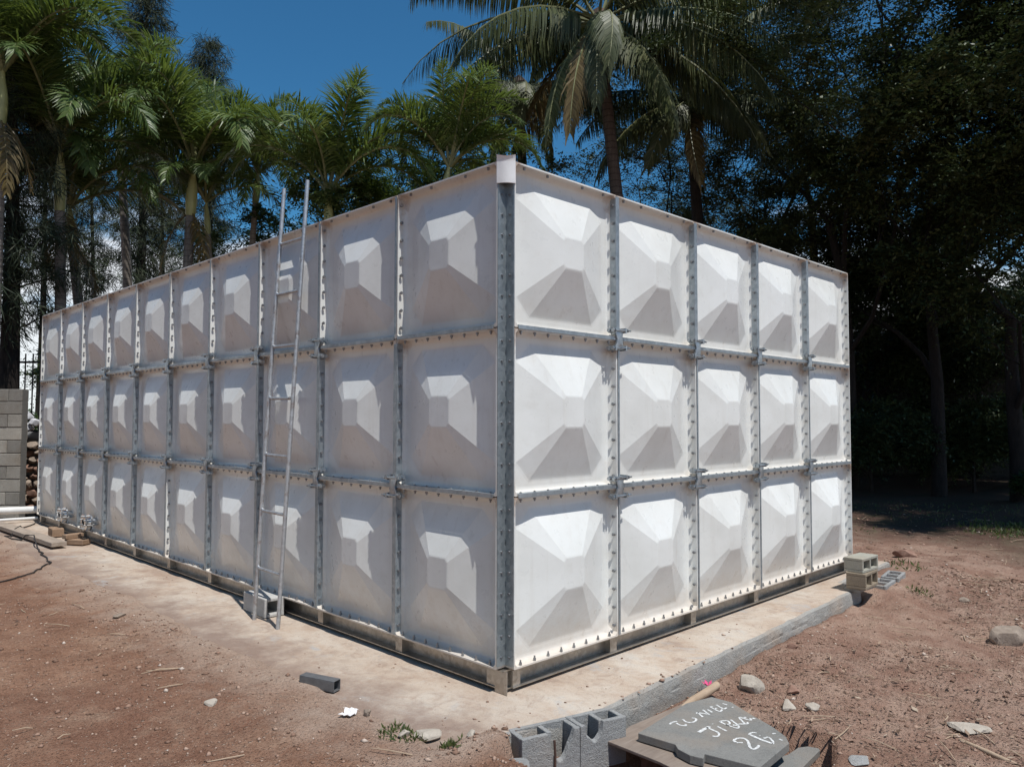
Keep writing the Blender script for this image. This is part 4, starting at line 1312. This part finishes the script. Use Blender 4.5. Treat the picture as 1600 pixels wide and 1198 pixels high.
ADO = [frond_mesh(2.3, e0, e1, 88, 0.60, 0.028, vee, 0.24, MT['palm'], MT['rachis'], 70+i, 0.16, 0.5, 1.7, 24) for i, (e0, e1, vee) in enumerate(((82, 0, 30), (72, -40, 28), (60, -62, 26), (46, -75, 22), (66, -50, 34), (32, -80, 14)))]
ADRY = frond_mesh(1.7, -35, -88, 40, 0.5, 0.03, 0, 0.5, MT['cocodry'], MT['cocodry'], 69, 0.16, 0.4, 0.6, 30)
def christmas_palm(u, v, d, trunk_uv, label, scale=1.0, nf=11, seed=0, shaft=0.85, tr=0.085, tilt=None):
    """u, v, d: top of the crownshaft; trunk_uv: where the trunk passes lower down"""
    q = random.Random(seed)
    top = PX(u, v, d)
    low = PX(trunk_uv[0], trunk_uv[1], d)
    dirn = (top-low).normalized()
    base = top-dirn*(top.z/dirn.z)
    base.z = -0.15
    root = empty('christmas_palm', base); tag(root, label, 'palm tree', 'feather palms behind the tank')
    inv = -base
    sh0 = top-dirn*shaft*scale
    t_ = taper(base+inv, sh0+inv, tr*1.35*scale, tr*0.95*scale, 12, 0.05); t_.build('trunk', MT['barkpalm'], root, 50)
    c_ = taper(sh0+inv, top+inv, tr*1.0*scale, tr*0.42*scale, 12, 0.0, 8, tr*0.42*scale); c_.build('crownshaft', MT['shaft'], root, 50)
    az = q.uniform(0, 6.28)
    nf += 4
    for i in range(nf):
        k_ = [0, 1, 4, 2, 1, 4, 3, 2, 1, 5, 2, 3][i % 12]
        az += 2.39996+q.uniform(-.25, .25)
        m4 = Matrix.Translation(top+inv-dirn*0.05) @ Matrix.Rotation(az, 4, 'Z') @ Matrix.Rotation(q.uniform(-.12, .12), 4, 'Y') @ Matrix.Rotation(q.uniform(-.25, .25), 4, 'X') @ Matrix.Scale(scale*q.uniform(1.0, 1.24), 4)
        link('frond', ADO[k_], root, None, m4)
    if seed in (1, 3, 4, 5, 7):
        for j in range(2):
            az = q.uniform(0, 6.28)
            m4 = Matrix.Translation(top+inv-dirn*(shaft*scale*0.9)) @ Matrix.Rotation(az, 4, 'Z') @ Matrix.Scale(scale*q.uniform(.7, .9), 4)
            tag(link('frond', ADRY, root, None, m4), 'dead brown frond hanging against the trunk')
    return root
christmas_palm(303, 258, 15.0, (292, 410), 'feather palm with a yellow-green crownshaft behind the seventh panel', 1.02, 12, 1, 0.98, 0.088)
christmas_palm(322, 312, 15.5, (327, 400), 'shorter twin feather palm stem leaning right beside the yellow-green crownshaft', 0.74, 9, 2, 0.95, 0.07)
christmas_palm(108, 318, 15.0, (120, 470), 'feather palm with a pale grey trunk behind the tank far end', 0.98, 12, 3, 0.9, 0.088)
christmas_palm(95, 226, 13.8, (91, 480), 'feather palm with a dark slim trunk at the tank far corner', 1.0, 12, 4, 1.2, 0.085)
christmas_palm(4, 108, 12.6, (-14, 480), 'feather palm whose crown enters at the upper left picture edge', 1.0, 13, 5, 0.9, 0.085)
christmas_palm(186, 186, 17.5, (196, 420), 'darker feather palm crown rising behind the yellow-green one', 1.05, 12, 6, 0.8, 0.085)
christmas_palm(512, 300, 14.2, (514, 352), 'open feather palm crown right of the ladder top', 0.98, 11, 7, 0.75, 0.078)
christmas_palm(702, 258, 13.6, (690, 320), 'bushy feather palm crown left of the tank corner', 0.82, 14, 8, 0.7, 0.075)
christmas_palm(404, 268, 16.4, (395, 360), 'feather palm crown partly hidden left of the ladder top', 0.86, 10, 9, 0.8, 0.075)

COCO = {}
def coco(e0, e1, seed, dry=False):
    k_ = (e0, e1, dry)
    if k_ not in COCO:
        COCO[k_] = frond_mesh(4.9, e0, e1, 130, 1.12, 0.048, -14, 0.95, MT['cocodry'] if dry else MT['coco'], MT['rachis'], seed, 0.14, 0.30, 1.25, 9)
    return COCO[k_]
def coconut(u, v, d, low_uv, label, specs, scale=1.0, seed=0, tr=0.135):
    q = random.Random(seed)
    top = PX(u, v, d); low = PX(low_uv[0], low_uv[1], d)
    dirn = (top-low).normalized(); base = top-dirn*(top.z/dirn.z); base.z = -0.15
    root = empty('coconut_palm', base); tag(root, label, 'palm tree', 'coconut palms behind the tank')
    taper((0, 0, 0), top-base, tr*1.3, tr*0.85, 14, -0.10, 14).build('trunk', MT['barkcoco'] if seed == 21 else MT['barkdark'], root, 50)
    # fibrous crown heart
    link('crown_heart', stone_mesh(0.30, 0.30, 0.45, seed+900, MT['barkcoco'], 2), root, None, Matrix.Translation(top-base+Vector((0, 0, 0.12))))
    base_az = math.atan2(LAT.y, LAT.x)
    for i, (azd, e0, e1, sc, dry) in enumerate(specs):
        m4 = Matrix.Translation(top-base+Vector((0, 0, 0.15))) @ Matrix.Rotation(base_az+rad(azd), 4, 'Z') @ Matrix.Rotation(q.uniform(-.3, .3), 4, 'X') @ Matrix.Scale(scale*sc, 4)
        link('frond', coco(e0, e1, 200+i, dry), root, None, m4)
    for i in range(7):
        an_ = i*0.9+0.3
        link('coconut', NUT, root, None, Matrix.Translation(top-base+Vector((0.30*math.cos(an_), 0.30*math.sin(an_), -0.22-0.12*(i % 2)))))
    return root
NUT = stone_mesh(0.12, 0.12, 0.15, 888, MT['shaft'], 2)
# azimuth: 0 right, 90 away, 180 left, 270 towards the camera
specs1 = [(186, 12, -58, 1.0, 0), (200, -12, -62, 0.95, 0), (228, -38, -80, 0.80, 0), (248, -35, -86, 0.80, 1), (276, -8, -84, 0.72, 0), (318, -10, -66, 0.98, 0), (338, -22, -72, 1.0, 0),
          (4, 12, -50, 0.98, 0), (350, 30, -40, 0.92, 0), (170, 42, -25, 0.95, 0), (150, 20, -55, 0.9, 0), (110, 40, -40, 0.9, 0), (60, 30, -50, 0.95, 0), (30, 5, -70, 0.9, 0), (212, 55, -15, 0.9, 0),
          (260, 60, -10, 0.85, 0), (310, 58, -15, 0.9, 0), (20, 65, -5, 0.9, 0), (90, 75, 10, 0.85, 0), (130, -20, -80, 0.8, 1),
          (192, -20, -70, 0.9, 0), (300, -30, -84, 0.8, 0), (330, 2, -62, 1.0, 0), (358, -12, -72, 0.9, 0), (262, -28, -85, 0.72, 0), (216, 5, -70, 0.9, 0)]
coconut(936, 46, 17.0, (962, 270), 'tall coconut palm with long drooping fronds behind the tank corner', specs1, 1.0, 21)
specs2 = [(190, 18, -60, 0.95, 0), (215, -15, -75, 0.9, 0), (250, -20, -80, 0.85, 0), (285, -10, -80, 0.8, 0), (320, 0, -70, 0.95, 0), (345, 15, -58, 1.0, 0), (10, -5, -65, 1.0, 0), (40, 30, -40, 0.9, 0), (90, 40, -40, 0.9, 0), (140, 30, -45, 0.9, 0), (235, -50, -88, 0.7, 1), (170, -10, -70, 0.9, 0), (300, 50, -20, 0.9, 0), (0, 55, -10, 0.9, 0)]
coconut(1078, 168, 19.5, (1088, 300), 'second darker coconut palm right of the tall one', specs2, 0.86, 22, 0.14)
specs3 = [(150, 25, -60, 0.9, 0), (200, 10, -70, 0.9, 0), (240, 0, -75, 0.9, 0), (280, -5, -80, 0.9, 0), (320, 5, -70, 0.9, 0), (20, 20, -60, 0.9, 0), (70, 40, -40, 0.9, 0), (110, 40, -40, 0.9, 0), (180, -30, -85, 0.8, 0), (225, 45, -30, 0.9, 0), (260, -40, -88, 0.8, 0), (300, -35, -86, 0.8, 0)]
coconut(812, 150, 20.5, (820, 300), 'shaded coconut palm low behind the tank corner cap', specs3, 0.80, 23, 0.13)

# broad-leaved trees ---------------------------------------------------------
def skeleton(base, hgt, spread, seed, levels=4, lean=(0, 0), trunk_h=0.35, r0=0.2, nb=(4, 3, 3, 3), upness=0.35):
    q = random.Random(seed); segs = []; tips = []
    def grow(p, d, L, r, lev):
        n_ = 4; pts = [p]; rr = [r]
        for i in range(n_):
            kw = 0.3 if lev == 0 else 1.0
            d = (d+Vector((q.gauss(0, .16)*kw, q.gauss(0, .16)*kw, q.gauss(0, .10)+0.03))).normalized()
            pts.append(pts[-1]+d*L/n_); rr.append(r*(1-0.45*(i+1)/n_))
        segs.append((pts, rr))
        if lev >= 2: tips.extend(pts[2:])
        if lev == levels: tips.append(pts[-1]); return
        for k_ in range(nb[min(lev, len(nb)-1)]):
            az = q.uniform(0, 6.28); ou = q.uniform(0.55, 1.15)
            nd = Vector((math.cos(az)*ou, math.sin(az)*ou, upness+q.uniform(-.25, .35)))
            nd = (d*0.55+nd).normalized()
            st_ = pts[-1] if k_ < 2 else pts[q.choice([2, 3])]
            grow(st_, nd, L*q.uniform(.62, .86)*spread, rr[-1]*q.uniform(.6, .8), lev+1)
    d0 = Vector((lean[0], lean[1], 1)).normalized()
    grow(Vector(base), d0, hgt*trunk_h, r0, 0)
    return segs, tips

def leaf_mass(tips, n_per, rad_, size, asp, seed, down=0.25, flat=0.6):
    """flat drooping sprays: twiglets at each branch tip with leaves set along both sides"""
    q = np.random.default_rng(seed)
    T = np.array([tuple(t) for t in tips])
    T = T[q.random(len(T)) < 0.70]
    nt_ = max(2, int(round(n_per/14.0*2.1))); nl = 14
    A = np.repeat(T, nt_, 0); m_ = len(A)
    d = q.normal(0, 1, (m_, 3))*np.array([1, 1, 0.42]); d[:, 2] += 0.12-down*0.4; d = unit(d)
    A = A+q.normal(0, 0.10, (m_, 3))*rad_
    L_ = rad_*q.uniform(0.45, 1.15, m_)
    sd_ = unit(np.cross(d, np.column_stack([q.normal(0, .35, m_), q.normal(0, .35, m_), np.ones(m_)])))
    t = np.tile((np.arange(nl)+0.5)/nl, m_)+q.normal(0, .02, m_*nl)
    dd = np.repeat(d, nl, 0); ss = np.repeat(sd_, nl, 0)*np.tile(np.where(np.arange(nl) % 2 == 0, 1, -1), m_)[:, None]
    LL = np.repeat(L_, nl)
    P = np.repeat(A, nl, 0)+dd*(LL*t)[:, None]
    P[:, 2] -= 0.28*LL*t*t
    n_ = len(P)
    D = unit(dd*0.55+ss+q.normal(0, 0.28, (n_, 3))+np.array([0, 0, -down*0.5]))
    S = unit(np.cross(D, np.column_stack([q.normal(0, .45, n_), q.normal(0, .45, n_), np.ones(n_)])))
    ln = size*q.uniform(.65, 1.3, n_)*(1.15-0.45*np.clip(t, 0, 1))
    V, F = quads(P, D, S, ln, ln*asp)
    cl = np.repeat(np.repeat(q.random(len(T)), nt_), nl)
    return V, F, np.clip(0.45*q.random(n_)+0.55*cl, 0, 1)

def broad_tree(name, u, d, label, hgt, spread, seed, leaf=('leafdark', 0.15, 0.45), n_per=60, rad_=0.75, trunk_h=0.32, r0=0.2, levels=4, lean=(0, 0), base=None, nb=(4, 3, 3, 3), group='broad-leaved trees behind the tank', upness=0.35, down=.25, cat='tree'):
    if base is None:
        p = PX(u, 652, d); base = Vector((p.x, p.y, -0.15))
    root = empty(name, base); tag(root, label, cat, group)
    segs, tips = skeleton((0, 0, 0), hgt, spread, seed, levels, lean, trunk_h, r0, nb, upness)
    mb = MB()
    for i, (pts, rr) in enumerate(segs):
        if rr[0] > 0.007: mb.tube(pts, rr, 8 if rr[0] > .05 else 5, False)
    mb.build('trunk', MT['barkdark'], root, 60)
    V, F, rn = leaf_mass(tips, n_per, rad_, leaf[1], leaf[2], seed+1, down)
    link('crown', np_mesh('crown', V, F, MT[leaf[0]], rn), root)
    return root
# right-hand grove
LD = ('leafdark', 0.112, 0.48)
broad_tree('shade_tree', 1465, 17.0, 'big dark shade tree with a thick vertical trunk at the right', 14.0, 0.96, 31, LD, 120, 0.85, 0.36, 0.17, nb=(5, 3, 3, 3))
broad_tree('shade_tree', 1255, 20.0, 'feathery dark tree filling the gap right of the coconut palms', 20.0, 0.98, 32, ('leafdark', 0.105, 0.40), 100, 0.95, 0.37, 0.18, nb=(5, 3, 3, 3), upness=0.25)
broad_tree('shade_tree', 1330, 18.5, 'tree with arching limbs between the feathery tree and the thick trunk', 18.0, 0.98, 30, ('leafdark', 0.105, 0.42), 95, 0.9, 0.37, 0.17, nb=(5, 3, 3, 3), upness=0.2)
broad_tree('shade_tree', 1345, 22.5, 'far dark tree seen between the feathery tree and the thick trunk', 13.5, 1.0, 33, LD, 105, 0.9, 0.22, 0.16, nb=(5, 3, 3, 3), upness=0.15)
broad_tree('shade_tree', 1590, 15.5, 'dark tree at the right picture edge with branches hanging low', 12.5, 1.0, 34, LD, 110, 0.85, 0.30, 0.18, nb=(5, 3, 3, 3))
broad_tree('shade_tree', 1530, 22.0, 'slim dark tree close before the boundary wall', 12.0, 1.0, 35, LD, 100, 0.9, 0.22, 0.13, nb=(5, 3, 3, 3), upness=0.1)
broad_tree('shade_tree', 1255, 27.0, 'tall dark tree behind the second coconut palm', 23.0, 0.96, 36, ('leafdark', 0.11, 0.40), 100, 1.15, 0.33, 0.19, nb=(5, 3, 3, 3), upness=0.25)
broad_tree('shade_tree', 975, 27.0, 'low dark tree seen under the tall coconut palm', 9.0, 1.0, 38, ('leafdark', 0.11, 0.42), 80, 0.9, 0.22, 0.15, nb=(5, 3, 3, 3), upness=0.1)
broad_tree('shade_tree', 850, 24.0, 'low dark tree behind the shaded coconut palm', 8.4, 1.0, 39, ('leafdark', 0.10, 0.42), 90, 0.9, 0.22, 0.15, nb=(5, 3, 3, 3), upness=0.1)
broad_tree('shade_tree', 0, 0, 'overhanging shade tree whose leaves enter at the upper right corner', 12.5, 1.0, 37, ('leafdark', 0.11, 0.45), 100, 0.95, 0.34, 0.24, nb=(5, 3, 3, 3), base=Vector((12.0, -3.7, -0.15)))
for i, (u, d, hh, lab) in enumerate(((1360, 17.5, 4.6, 'dark undergrowth bush just right of the tank far end'), (1440, 19.5, 4.8, 'dark undergrowth bush under the thick vertical trunk'), (1520, 18.0, 4.6, 'dark undergrowth bush right of the thick vertical trunk'), (1600, 19.0, 5.0, 'dark undergrowth bush at the right edge before the boundary wall'), (1480, 22.5, 5.4, 'tall dark bush against the boundary wall'), (1395, 22.5, 5.2, 'dark bush against the boundary wall near the tank'))):
    broad_tree('shrub', u, d, lab, hh, 1.0, 130+i, ('leafdark', 0.105, 0.45), 62, 0.62, 0.17, 0.05, nb=(5, 3, 3, 3), group='bushes under the right-hand trees', cat='bush', upness=0.12)
# bushes on the left
broad_tree('shrub', 425, 19.0, 'leafy green bush behind the ladder top', 5.6, 0.95, 41, ('leafmid', 0.085, 0.5), 70, 0.5, 0.30, 0.07, nb=(4, 3, 3, 3), group='bushes behind the tank', cat='bush')
broad_tree('shrub', 215, 21.0, 'dark bush between the trunks behind the far panels', 5.2, 1.0, 42, ('leafdark', 0.09, 0.5), 70, 0.55, 0.24, 0.07, nb=(4, 3, 3, 3), group='bushes behind the tank', cat='bush')
broad_tree('shrub', 40, 22.0, 'sunlit round green bush beyond the iron fence', 3.6, 0.95, 43, ('leafmid', 0.09, 0.55), 70, 0.5, 0.22, 0.06, nb=(4, 3, 3, 3), group='bushes behind the tank', cat='bush')
broad_tree('shrub', 700, 17.5, 'tall leafy bush topping the bushy palm', 8.6, 0.72, 44, ('leafmid', 0.10, 0.35), 60, 0.5, 0.40, 0.08, nb=(4, 3, 3, 2), group='bushes behind the tank', cat='bush')
broad_tree('shrub', 330, 20.0, 'dark bush behind the twin palm stems', 5.4, 1.0, 45, ('leafdark', 0.09, 0.5), 70, 0.55, 0.24, 0.07, nb=(4, 3, 3, 3), group='bushes behind the tank', cat='bush')
broad_tree('shrub', 600, 21.0, 'green bush low between the two right-hand feather palms', 6.0, 1.0, 46, ('leafmid', 0.09, 0.5), 70, 0.55, 0.26, 0.07, nb=(4, 3, 3, 3), group='bushes behind the tank', cat='bush')
for i, (u, d, hh, mt_, lab) in enumerate(((150, 18.5, 3.6, 'leafmid', 'green bush behind the third and fourth panels from the far end'), (262, 18.5, 4.6, 'leafdark', 'green bush filling the gap beside the yellow-green crownshaft'), (372, 18.0, 5.2, 'leafdark', 'dark green bush left of the ladder behind the tank'), (480, 17.5, 6.0, 'leafmid', 'green bush right behind the ladder top and open palm'), (560, 18.0, 6.6, 'leafdark', 'dark green bush between the open palm and bushy palm'), (650, 17.0, 7.0, 'leafmid', 'green bush under the bushy palm crown'), (770, 17.5, 7.6, 'leafdark', 'dark bush straight behind the tank corner'))):
    broad_tree('shrub', u, d, lab, hh*1.55, 0.95, 150+i, (mt_, 0.10, 0.42), 62, 0.65, 0.28, 0.07, nb=(4, 3, 3, 3), group='bushes behind the tank', cat='bush', upness=0.3)
for i, (x, y, lab) in enumerate(((11.9, -0.9, 'low green plant at the right edge of the shade'), (14.5, 0.2, 'leafy undergrowth plant under the right-hand trees'))):
    broad_tree('undergrowth_plant', 0, 0, lab, 1.3, 0.9, 60+i, ('leafmid', 0.10, 0.4), 22, 0.22, 0.25, 0.015, 3, base=Vector((x, y, -.12)), nb=(4, 3, 3), group='undergrowth plants', cat='plant')

# casuarina pines ---------------------------------------------------------
def casuarina(u, d, vtop, label, seed, width, zlow, r0=0.16, nbr=46, lean=0.0, dens=1.0):
    q = random.Random(seed); qn = np.random.default_rng(seed)
    p = PX(u, 652, d); base = Vector((p.x, p.y, -0.15))
    top = PX(u+lean, vtop, d)
    Ht = top.z
    root = empty('casuarina_tree', base); tag(root, label, 'pine tree', 'casuarina trees on the left')
    tv = top-base
    taper((0, 0, 0), tv, r0, 0.015, 10, 0.12, 14).build('trunk', MT['barkdark'], root, 60)
    mb = MB(); P = []; 
    for i in range(nbr):
        t = zlow+(1-zlow)*((i+q.random())/nbr)
        az = i*2.4+q.uniform(-.4, .4)
        L_ = width*(1-t)**0.6*q.uniform(.55, 1.15)+0.25
        s0 = tv*t; d_ = Vector((math.cos(az), math.sin(az), 0.55))
        pts = [s0]
        for k_ in range(4):
            d_ = (d_+Vector((q.gauss(0, .12), q.gauss(0, .12), q.gauss(0, .1)-0.06))).normalized(); pts.append(pts[-1]+d_*L_/4)
        mb.tube(pts, [0.022, 0.018, 0.013, 0.008, 0.004], 5, False)
        for k_ in range(1, 5):
            for _ in range(int(5*dens)):
                c = pts[k_]+(pts[k_-1]-pts[k_])*q.random()+Vector((q.gauss(0, .16), q.gauss(0, .16), q.gauss(0, .12)))
                P.append((c.x, c.y, c.z, math.cos(az), math.sin(az)))
    mb.build('branches', MT['barkdark'], root)
    P = np.array(P); npt = 17
    C = np.repeat(P[:, :3], npt, 0); O = np.repeat(P[:, 3:5], npt, 0); n_ = len(C)
    D = unit(np.column_stack([O[:, 0]*0.35+qn.normal(0, .45, n_), O[:, 1]*0.35+qn.normal(0, .45, n_), -0.55+qn.normal(0, .5, n_)]))
    S = unit(np.cross(D, qn.normal(0, 1, (n_, 3))))
    ln = qn.uniform(.18, .48, n_)
    V, F = quads(C+qn.normal(0, .05, (n_, 3)), D, S, ln, np.full(n_, 0.016))
    link('crown', np_mesh('crown', V, F, MT['needle'], np.clip(qn.normal(.5, .25, n_), 0, 1)), root)
    return root
casuarina(206, 22, -40, 'tall ragged casuarina with a forked top against the sky', 81, 1.7, 0.36, 0.20, 56, 24)
casuarina(8, 13.5, -60, 'near casuarina with a thick dark trunk at the left edge', 82, 1.7, 0.33, 0.22, 50, 6)
casuarina(146, 24, 120, 'thin casuarina between the two grey palm trunks', 83, 1.5, 0.28, 0.10, 40, -10)
casuarina(322, 25, 68, 'casuarina with a reddish tip behind the yellow-green palm', 84, 2.2, 0.24, 0.18, 64, 4)
casuarina(250, 26, 190, 'shorter dark casuarina behind the palm trunks', 85, 2.0, 0.20, 0.15, 60, 0)
casuarina(60, 26, 60, 'casuarina beyond the far corner of the tank', 86, 1.8, 0.42, 0.15, 50, 10)

# unseen trees added left of the picture to hold blue sky light off the tank
broad_tree('shade_tree', 0, 0, 'unseen tree added beyond the left end of the block wall to block sky light', 12.0, 1.0, 91, ('leafdark', 0.12, 0.45), 60, 0.95, 0.28, 0.2, nb=(5, 3, 3, 3), base=Vector((-7.6, 12.5, -0.15)), upness=0.15)
broad_tree('shade_tree', 0, 0, 'unseen tree added opposite the long tank side to block sky light', 12.0, 1.0, 92, ('leafdark', 0.12, 0.45), 60, 0.95, 0.26, 0.2, nb=(5, 3, 3, 3), base=Vector((-10.5, 5.5, -0.15)), upness=0.15)
broad_tree('shade_tree', 0, 0, 'unseen tree added far left behind the viewer to block sky light', 12.0, 1.0, 93, ('leafdark', 0.12, 0.45), 60, 0.95, 0.26, 0.2, nb=(5, 3, 3, 3), base=Vector((-12.5, -2.5, -0.15)), upness=0.15)
